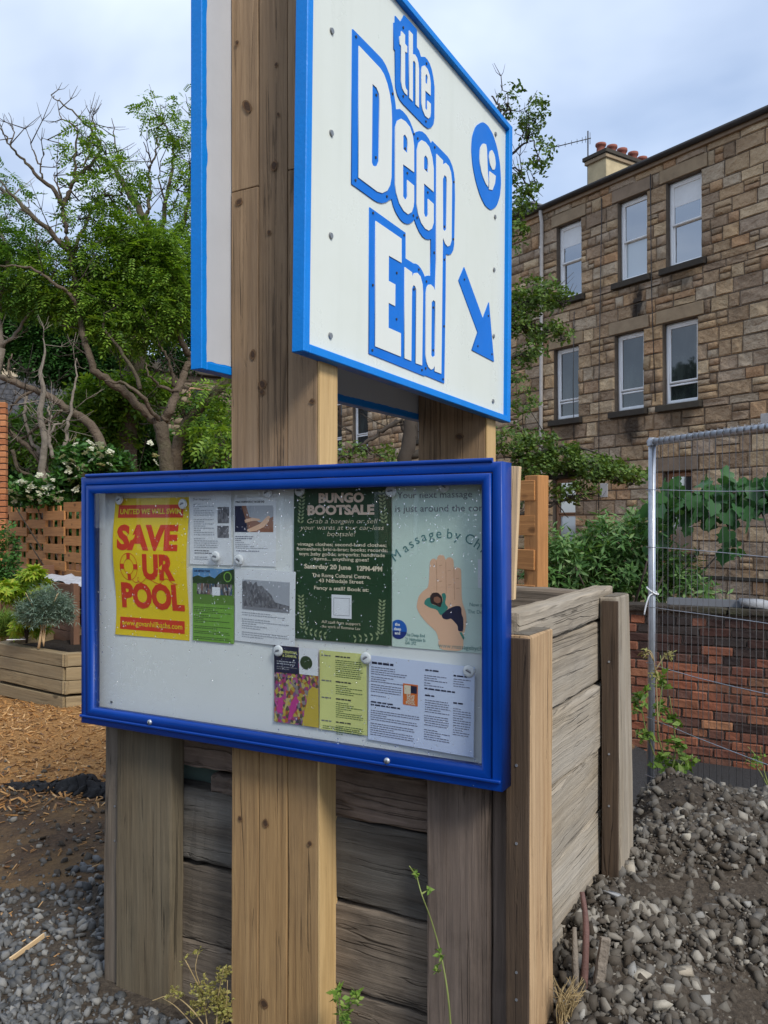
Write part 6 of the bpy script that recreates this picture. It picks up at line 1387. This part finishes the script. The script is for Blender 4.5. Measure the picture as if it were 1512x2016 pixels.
me = bpy.data.meshes.new('roof'); me.from_pydata([(-3.8, -.3, 5.2), (3.8, -.3, 5.2), (3.8, 5.3, 5.2), (-3.8, 5.3, 5.2), (-2.6, 2.5, 7.3), (2.6, 2.5, 7.3)], [], [(0, 1, 5, 4), (1, 2, 5), (2, 3, 4, 5), (3, 0, 4), (0, 3, 2, 1)]); rf = part('roof', me, M['slate'], HO)
sl_ = []
for j in range(9):
    for i in range(30): sl_.append(((-3.6 + i * .245 + (.12 if j % 2 else 0), -.25 + j * .30, 5.3 + j * .225), (.235, .36, .03)))
V, Fq = inst([(co, fq_)], [b[0] for b in sl_ if abs(b[0][0]) < 3.75 - 1.2 * (b[0][2] - 5.3) / 2], rotmats(*[np.zeros(len([b for b in sl_ if abs(b[0][0]) < 3.75 - 1.2 * (b[0][2] - 5.3) / 2]))] * 2, np.full(len([b for b in sl_ if abs(b[0][0]) < 3.75 - 1.2 * (b[0][2] - 5.3) / 2]), .62)), np.array([b[1] for b in sl_ if abs(b[0][0]) < 3.75 - 1.2 * (b[0][2] - 5.3) / 2]))
part('slates', npmesh('slates', V, Fq), M['slate'], HO, kind='stuff')
part('chimney', box(.8, .6, 1.8, .02), M['house_wall'], HO, (-.6, 2.5, 7.6))
for x in (-1.8, 1.2): w_ = part('window', ring_(1.0, 1.3, .08, .12), M['white_upvc'], HO, (x, -.04, 3.4)); part('pane', box(.86, .02, 1.16), M['pane'], w_)

# ------------------------------------------------------------------ trees and shrubs on the right
Pu = P
D6 = 9.5
def c1(u, v, r, n, y=D6, rz=None): return zclump(u, v, r * (1.25 if y == D6 else 1), (rz or r) * (1.35 if y == D6 else 1), y, int(n * (.62 if y == D6 else 1)), Pu, .45)
tree('hawthorn_tree', 'thin hawthorn whose dark branches cross the stone wall right of the sign', [((800, 1120, D6), .10), ((790, 960, D6), .09), ((805, 870, D6), .085), ((815, 800, D6), .075), ((880, 690, D6), .06)],
     [([(880, 690, D6), (930, 560, D6), (965, 430, D6), (985, 330, D6), (985, 230, D6), (970, 190, D6)], .045, .008), ([(985, 330, D6), (1020, 295, D6), (1045, 275, D6), (1060, 320, D6)], .018, .005), ([(985, 240, D6), (1000, 200, D6), (985, 170, D6)], .012, .003), ([(965, 430, D6), (1005, 430, D6), (1030, 440, D6)], .018, .005), ([(980, 350, D6), (1010, 330, D6), (1030, 350, D6), (1040, 380, D6)], .014, .004),
      ([(880, 690, D6), (960, 630, D6), (1010, 600, D6), (1070, 590, D6), (1120, 600, D6)], .035, .007), ([(900, 720, D6), (1000, 650, D6), (1060, 640, D6), (1110, 660, D6)], .03, .006), ([(880, 760, D6), (980, 720, D6), (1020, 700, D6), (1060, 690, D6)], .03, .006),
      ([(800, 900, D6), (900, 880, D6), (1000, 930, D6), (1080, 940, D6), (1150, 935, D6), (1250, 945, D6)], .05, .010), ([(1000, 930, D6), (1060, 890, D6), (1130, 880, D6), (1200, 900, D6)], .03, .007), ([(900, 960, D6), (1000, 1010, D6), (1070, 1000, D6), (1120, 980, D6), (1180, 970, D6)], .03, .006), ([(1070, 1000, D6), (1090, 990, D6), (1120, 1020, D6)], .015, .004),
      ([(805, 870, D6), (790, 830, D6), (755, 845, D6), (720, 870, D6), (690, 890, D6), (660, 915, D6)], .035, .010), ([(700, 880, D6), (690, 850, D6), (672, 840, D6)], .012, .004)],
     [c1(1000, 205, 18, 45), c1(1045, 225, 22, 70), c1(1050, 245, 22, 50), c1(1066, 305, 18, 48), c1(1035, 360, 24, 62), c1(1015, 400, 22, 60), c1(1012, 440, 18, 34), c1(1040, 395, 16, 34), c1(1015, 470, 20, 34), c1(1045, 570, 26, 90, rz=16), c1(1085, 578, 24, 80, rz=16), c1(1022, 600, 26, 90, rz=18), c1(1060, 600, 30, 90, rz=14), c1(1105, 590, 16, 34, rz=10), c1(1020, 640, 28, 110, rz=16), c1(1075, 650, 30, 110, rz=16), c1(1040, 690, 26, 80, rz=20), c1(1110, 665, 14, 26), c1(1015, 730, 22, 44, rz=24), c1(1030, 790, 24, 54, rz=24), c1(1005, 870, 30, 120, rz=26), c1(1060, 880, 36, 200, rz=24), c1(1110, 905, 40, 280, rz=22), c1(1165, 920, 40, 300, rz=20), c1(1215, 928, 34, 200, rz=16), c1(1050, 920, 40, 210, rz=20), c1(1250, 935, 22, 70, rz=12), c1(1060, 975, 40, 90, rz=18), c1(1130, 965, 40, 90, rz=16), c1(690, 890, 30, 50, rz=18), c1(760, 900, 30, 50, rz=14), c1(1020, 950, 30, 90, rz=22)],
     SIM, .12, M['leaf_thorn'], M['bark_dark'], None, 36, .45, conv=Pu, tw_r=.007, seed=8)
LAN = [spray_lance(9), spray_lance(7)]
DB = 7.6
bc_ = [c1(1062, 1130, 26, 70, DB, 44), c1(1085, 1080, 34, 60, DB, 30), c1(1110, 1120, 40, 120, DB, 44), c1(1150, 1100, 40, 100, DB, 40), c1(1190, 1070, 34, 80, DB, 40), c1(1200, 1130, 44, 130, DB, 44), c1(1240, 1070, 34, 90, DB, 50), c1(1250, 1140, 44, 120, DB, 44), c1(1290, 1110, 36, 90, DB, 50), c1(1310, 1160, 40, 80, DB, 26), c1(1350, 1140, 26, 34, DB, 26), c1(1285, 1040, 24, 36, DB, 44), c1(1150, 1165, 90, 150, DB, 18), c1(1380, 1170, 22, 20, DB, 16)]
bs = mass('buddleia bush with pointed green leaves growing over the brick wall', bc_, LAN, .14, M['leaf_budd'], DB, 26, 1.5, nm='buddleia_shrub', grp=None)
# shoots of the buddleia
sh = []
for u, v in ((1150, 1050), (1240, 1035), (1270, 1045), (1170, 1080), (1110, 1070), (1210, 1060), (1390, 1150)):
    e = P(u, v, DB) - np.array(bs.location); sh.append((spl([(e[0] * .6, e[1] * .5, .6), (e[0] * .85, e[1] * .8, e[2] * .8), e], 4), np.linspace(.012, .004, 9)))
part('shoot', tubes_mesh('shoot', sh, 6), M['stem'], bs)
# pale arching leaf shoots in the bush
# ------------------------------------------------------------------ big leaved vine, every leaf its own part
DV = 7.2
vc = P(1400, 1010, DV)
VN = thing('vine', 'climbing vine with large heart shaped leaves hanging behind the mesh fence', 'vine', tuple(vc), 0)
vs = []
for pts in ([(1295, 985), (1340, 975), (1400, 985), (1460, 965), (1530, 950)], [(1340, 1000), (1390, 1010), (1450, 1000), (1530, 985)], [(1330, 980), (1320, 1010), (1300, 1040), (1280, 1075), (1270, 1130)], [(1400, 1000), (1430, 1030), (1442, 1065)], [(1470, 970), (1500, 1010), (1512, 1050)]):
    q = spl([P(u, v, DV + random.uniform(-.1, .1)) - vc for u, v in pts], 5); vs.append((q, np.linspace(.012, .005, len(q))))
part('stem', tubes_mesh('stem', vs, 6), M['bark_dark'], VN)
def vine_leaf(k):
    rr = random.Random(k); out = [(0, 0), (.28, -.20), (.55, -.10), (.62, .22), (.50, .48), (.62, .62), (.34, .72), (.16, .92), (0, 1.12), (-.16, .92), (-.34, .72), (-.62, .62), (-.50, .48), (-.62, .22), (-.55, -.10), (-.28, -.20)]
    V = [(0, .35, -.03)] + [(x * rr.uniform(.92, 1.06), y, .10 * abs(x) - .12 * y * y + rr.uniform(-.03, .03)) for x, y in out]; n = len(out)
    return npmesh('vine_leaf', V, [(0, 1 + i, 1 + (i + 1) % n) for i in range(n)], True)
vl = [vine_leaf(k) for k in range(6)]
vrr = random.Random(4)
for k in range(240):
    u = vrr.uniform(1300, 1540); v = 992 + vrr.gauss(0, 19) - (u - 1300) * .13 + (20 if vrr.random() < .25 else 0)
    if vrr.random() < .06: u, v = vrr.uniform(1425, 1455), vrr.uniform(1040, 1085)
    if k > 216: u, v = vrr.uniform(1275, 1315), vrr.uniform(990, 1080)
    p = P(u, v, DV + vrr.uniform(-.25, .2)) - vc
    part('leaf', vl[k % 6], M['leaf_vine'], VN, tuple(p), (R(75) + vrr.gauss(0, .6), vrr.gauss(0, .6), vrr.gauss(.1, 1.0)), (vrr.uniform(.065, .125),) * 3).rotation_euler.y += math.pi
# ------------------------------------------------------------------ weeds
def weed(label, u, v0, pts_list, leaves, y, r=.003, m='stem', lm='leaf_weed', size=.05, tmpl=None, nm='weed'):
    x0 = (u - CX) / F_ * y; z0 = float(gh(x0, y)) if v0 is None else CAM_H + (HY - v0) / F_ * y; org = np.array((x0, y, z0)); t = thing(nm, label, 'weed', tuple(org))
    ss = []
    for pts in pts_list:
        q = spl([P(a, b, y + random.uniform(-.03, .03)) - org for a, b in pts], 4); ss.append((q, np.linspace(r, r * .45, len(q))))
    part('stem', tubes_mesh('stem', ss, 6), M[m], t)
    if leaves:
        V, Fq = foliage([(P(a, b, y) - org, (rx * y / F_, .03, rz * y / F_), n) for a, b, rx, rz, n in leaves], tmpl or [spray_simple(4, .8, .2)], size, .35); o = part('leaves', npmesh('leaves', V, Fq), M[lm], t); o['kind'] = 'stuff'
    return t
weed('leafy green weed climbing the foot of the fence pole', 1310, 1545, [[(1320, 1545), (1310, 1500), (1295, 1440), (1300, 1380), (1305, 1330), (1300, 1290)], [(1315, 1540), (1330, 1480), (1325, 1420), (1318, 1370)], [(1318, 1540), (1290, 1490), (1270, 1430), (1262, 1380)], [(1320, 1545), (1345, 1500), (1365, 1490)]],
     [(1265, 1375, 14, 14, 9), (1255, 1395, 12, 12, 6), (1320, 1420, 12, 14, 12), (1330, 1470, 26, 16, 14), (1310, 1500, 26, 20, 14), (1335, 1520, 22, 18, 16), (1300, 1345, 10, 20, 8), (1350, 1500, 12, 10, 8), (1270, 1450, 12, 16, 10), (1300, 1400, 14, 14, 10)], 4.45, .005, size=.058)
weed('dry budded weed stem beside the fence pole', 1290, 1440, [[(1296, 1440), (1292, 1350), (1285, 1290), (1270, 1280)], [(1290, 1320), (1310, 1290), (1322, 1284)], [(1286, 1300), (1278, 1285), (1266, 1296)]], [(1268, 1285, 8, 6, 6), (1315, 1286, 10, 6, 7), (1290, 1325, 6, 12, 6)], 4.3, .004, 'stem_dry', 'leaf_dry', .03)
weed('yellow green grass stalks at the right edge by the brick wall', 1505, 1560, [[(1512, 1560), (1505, 1520), (1490, 1490), (1472, 1470)], [(1512, 1545), (1500, 1500), (1497, 1470)], [(1515, 1555), (1490, 1510), (1468, 1495)]], [(1490, 1495, 14, 14, 10)], 5.2, .004, 'stem', 'leaf_weed', .05)
weed('tall thin weed stem in front of the pinkish post', 885, 2060, [[(890, 2060), (882, 1960), (868, 1880), (850, 1815), (830, 1760), (818, 1715)], [(830, 1760), (843, 1752)], [(822, 1730), (806, 1705)]], [(866, 1880, 8, 8, 5), (862, 1915, 8, 8, 6), (818, 1718, 6, 6, 4), (845, 1750, 3, 3, 2)], 2.22, .003, 'stem', 'leaf_weed', .022)
weed('clump of yellow flowering weed between the left post and the sign post', 420, 2040, [[(425, 2040), (430, 1960), (440, 1910)], [(410, 2040), (400, 1960), (385, 1910), (392, 1870)], [(400, 1960), (370, 1900), (362, 1888)], [(430, 2040), (445, 1980), (448, 1930)], [(415, 2040), (380, 1990), (340, 1960), (300, 1970)], [(400, 2040), (350, 1985), (320, 1965)]],
     [(440, 1920, 14, 20, 40), (430, 1970, 26, 30, 90), (400, 1950, 22, 24, 50), (390, 1985, 24, 20, 40), (365, 1890, 4, 4, 5), (392, 1872, 4, 4, 5), (345, 1955, 20, 8, 16), (442, 1990, 14, 24, 50)], 2.52, .0022, 'stem_dry', 'leaf_dry', .016)
weed('small green weed against the right side of the sign post', 670, 2040, [[(672, 2040), (668, 1990), (662, 1965)], [(672, 2030), (690, 1980), (705, 1960)], [(670, 2020), (680, 1990)]], [(664, 1960, 6, 8, 7), (700, 1965, 10, 8, 10), (680, 1995, 14, 12, 14)], 2.32, .0025, 'stem', 'leaf_weed', .028)
dg = weed('tuft of dry brown grass at the foot of the corner post', 1115, 2010, [[(1110 + random.uniform(-14, 18), 2020), (1112 + random.uniform(-20, 24), 1975 + random.uniform(-10, 10)), (1115 + random.uniform(-34, 40), 1945 + random.uniform(-25, 25))] for _ in range(60)], [], 2.24, .0013, 'stem_dry')

# ------------------------------------------------------------------ unseen building added behind the viewer as a dark mass the glass mirrors
RB = thing('reflection_building', 'long brown brick building, added unseen behind the viewer for the notice board glass to mirror', 'building', (-13.5, -9.5, 0), R(238.4 - 90))
part('wall', box(26, 6, 6.4, .02), M['brick_mortar'], RB, (0, 3.2, 3.2)); part('brickwork', box(25.9, .1, 6.3), paint('dark_brown_brickwork', (.07, .045, .032), .9, .3, .4, 3), RB, (0, .14, 3.2))
part('roof', box(27, 7.4, .35, .03), M['slate'], RB, (0, 3.0, 6.6))
for x in (-9, -5, -1, 3, 7, 11):
    for z in (1.6, 4.6): w_ = part('window', ring_(1.2, 1.6, .09, .12), M['white_upvc'], RB, (x, .06, z)); part('pane', box(1.02, .02, 1.42), M['pane'], w_)
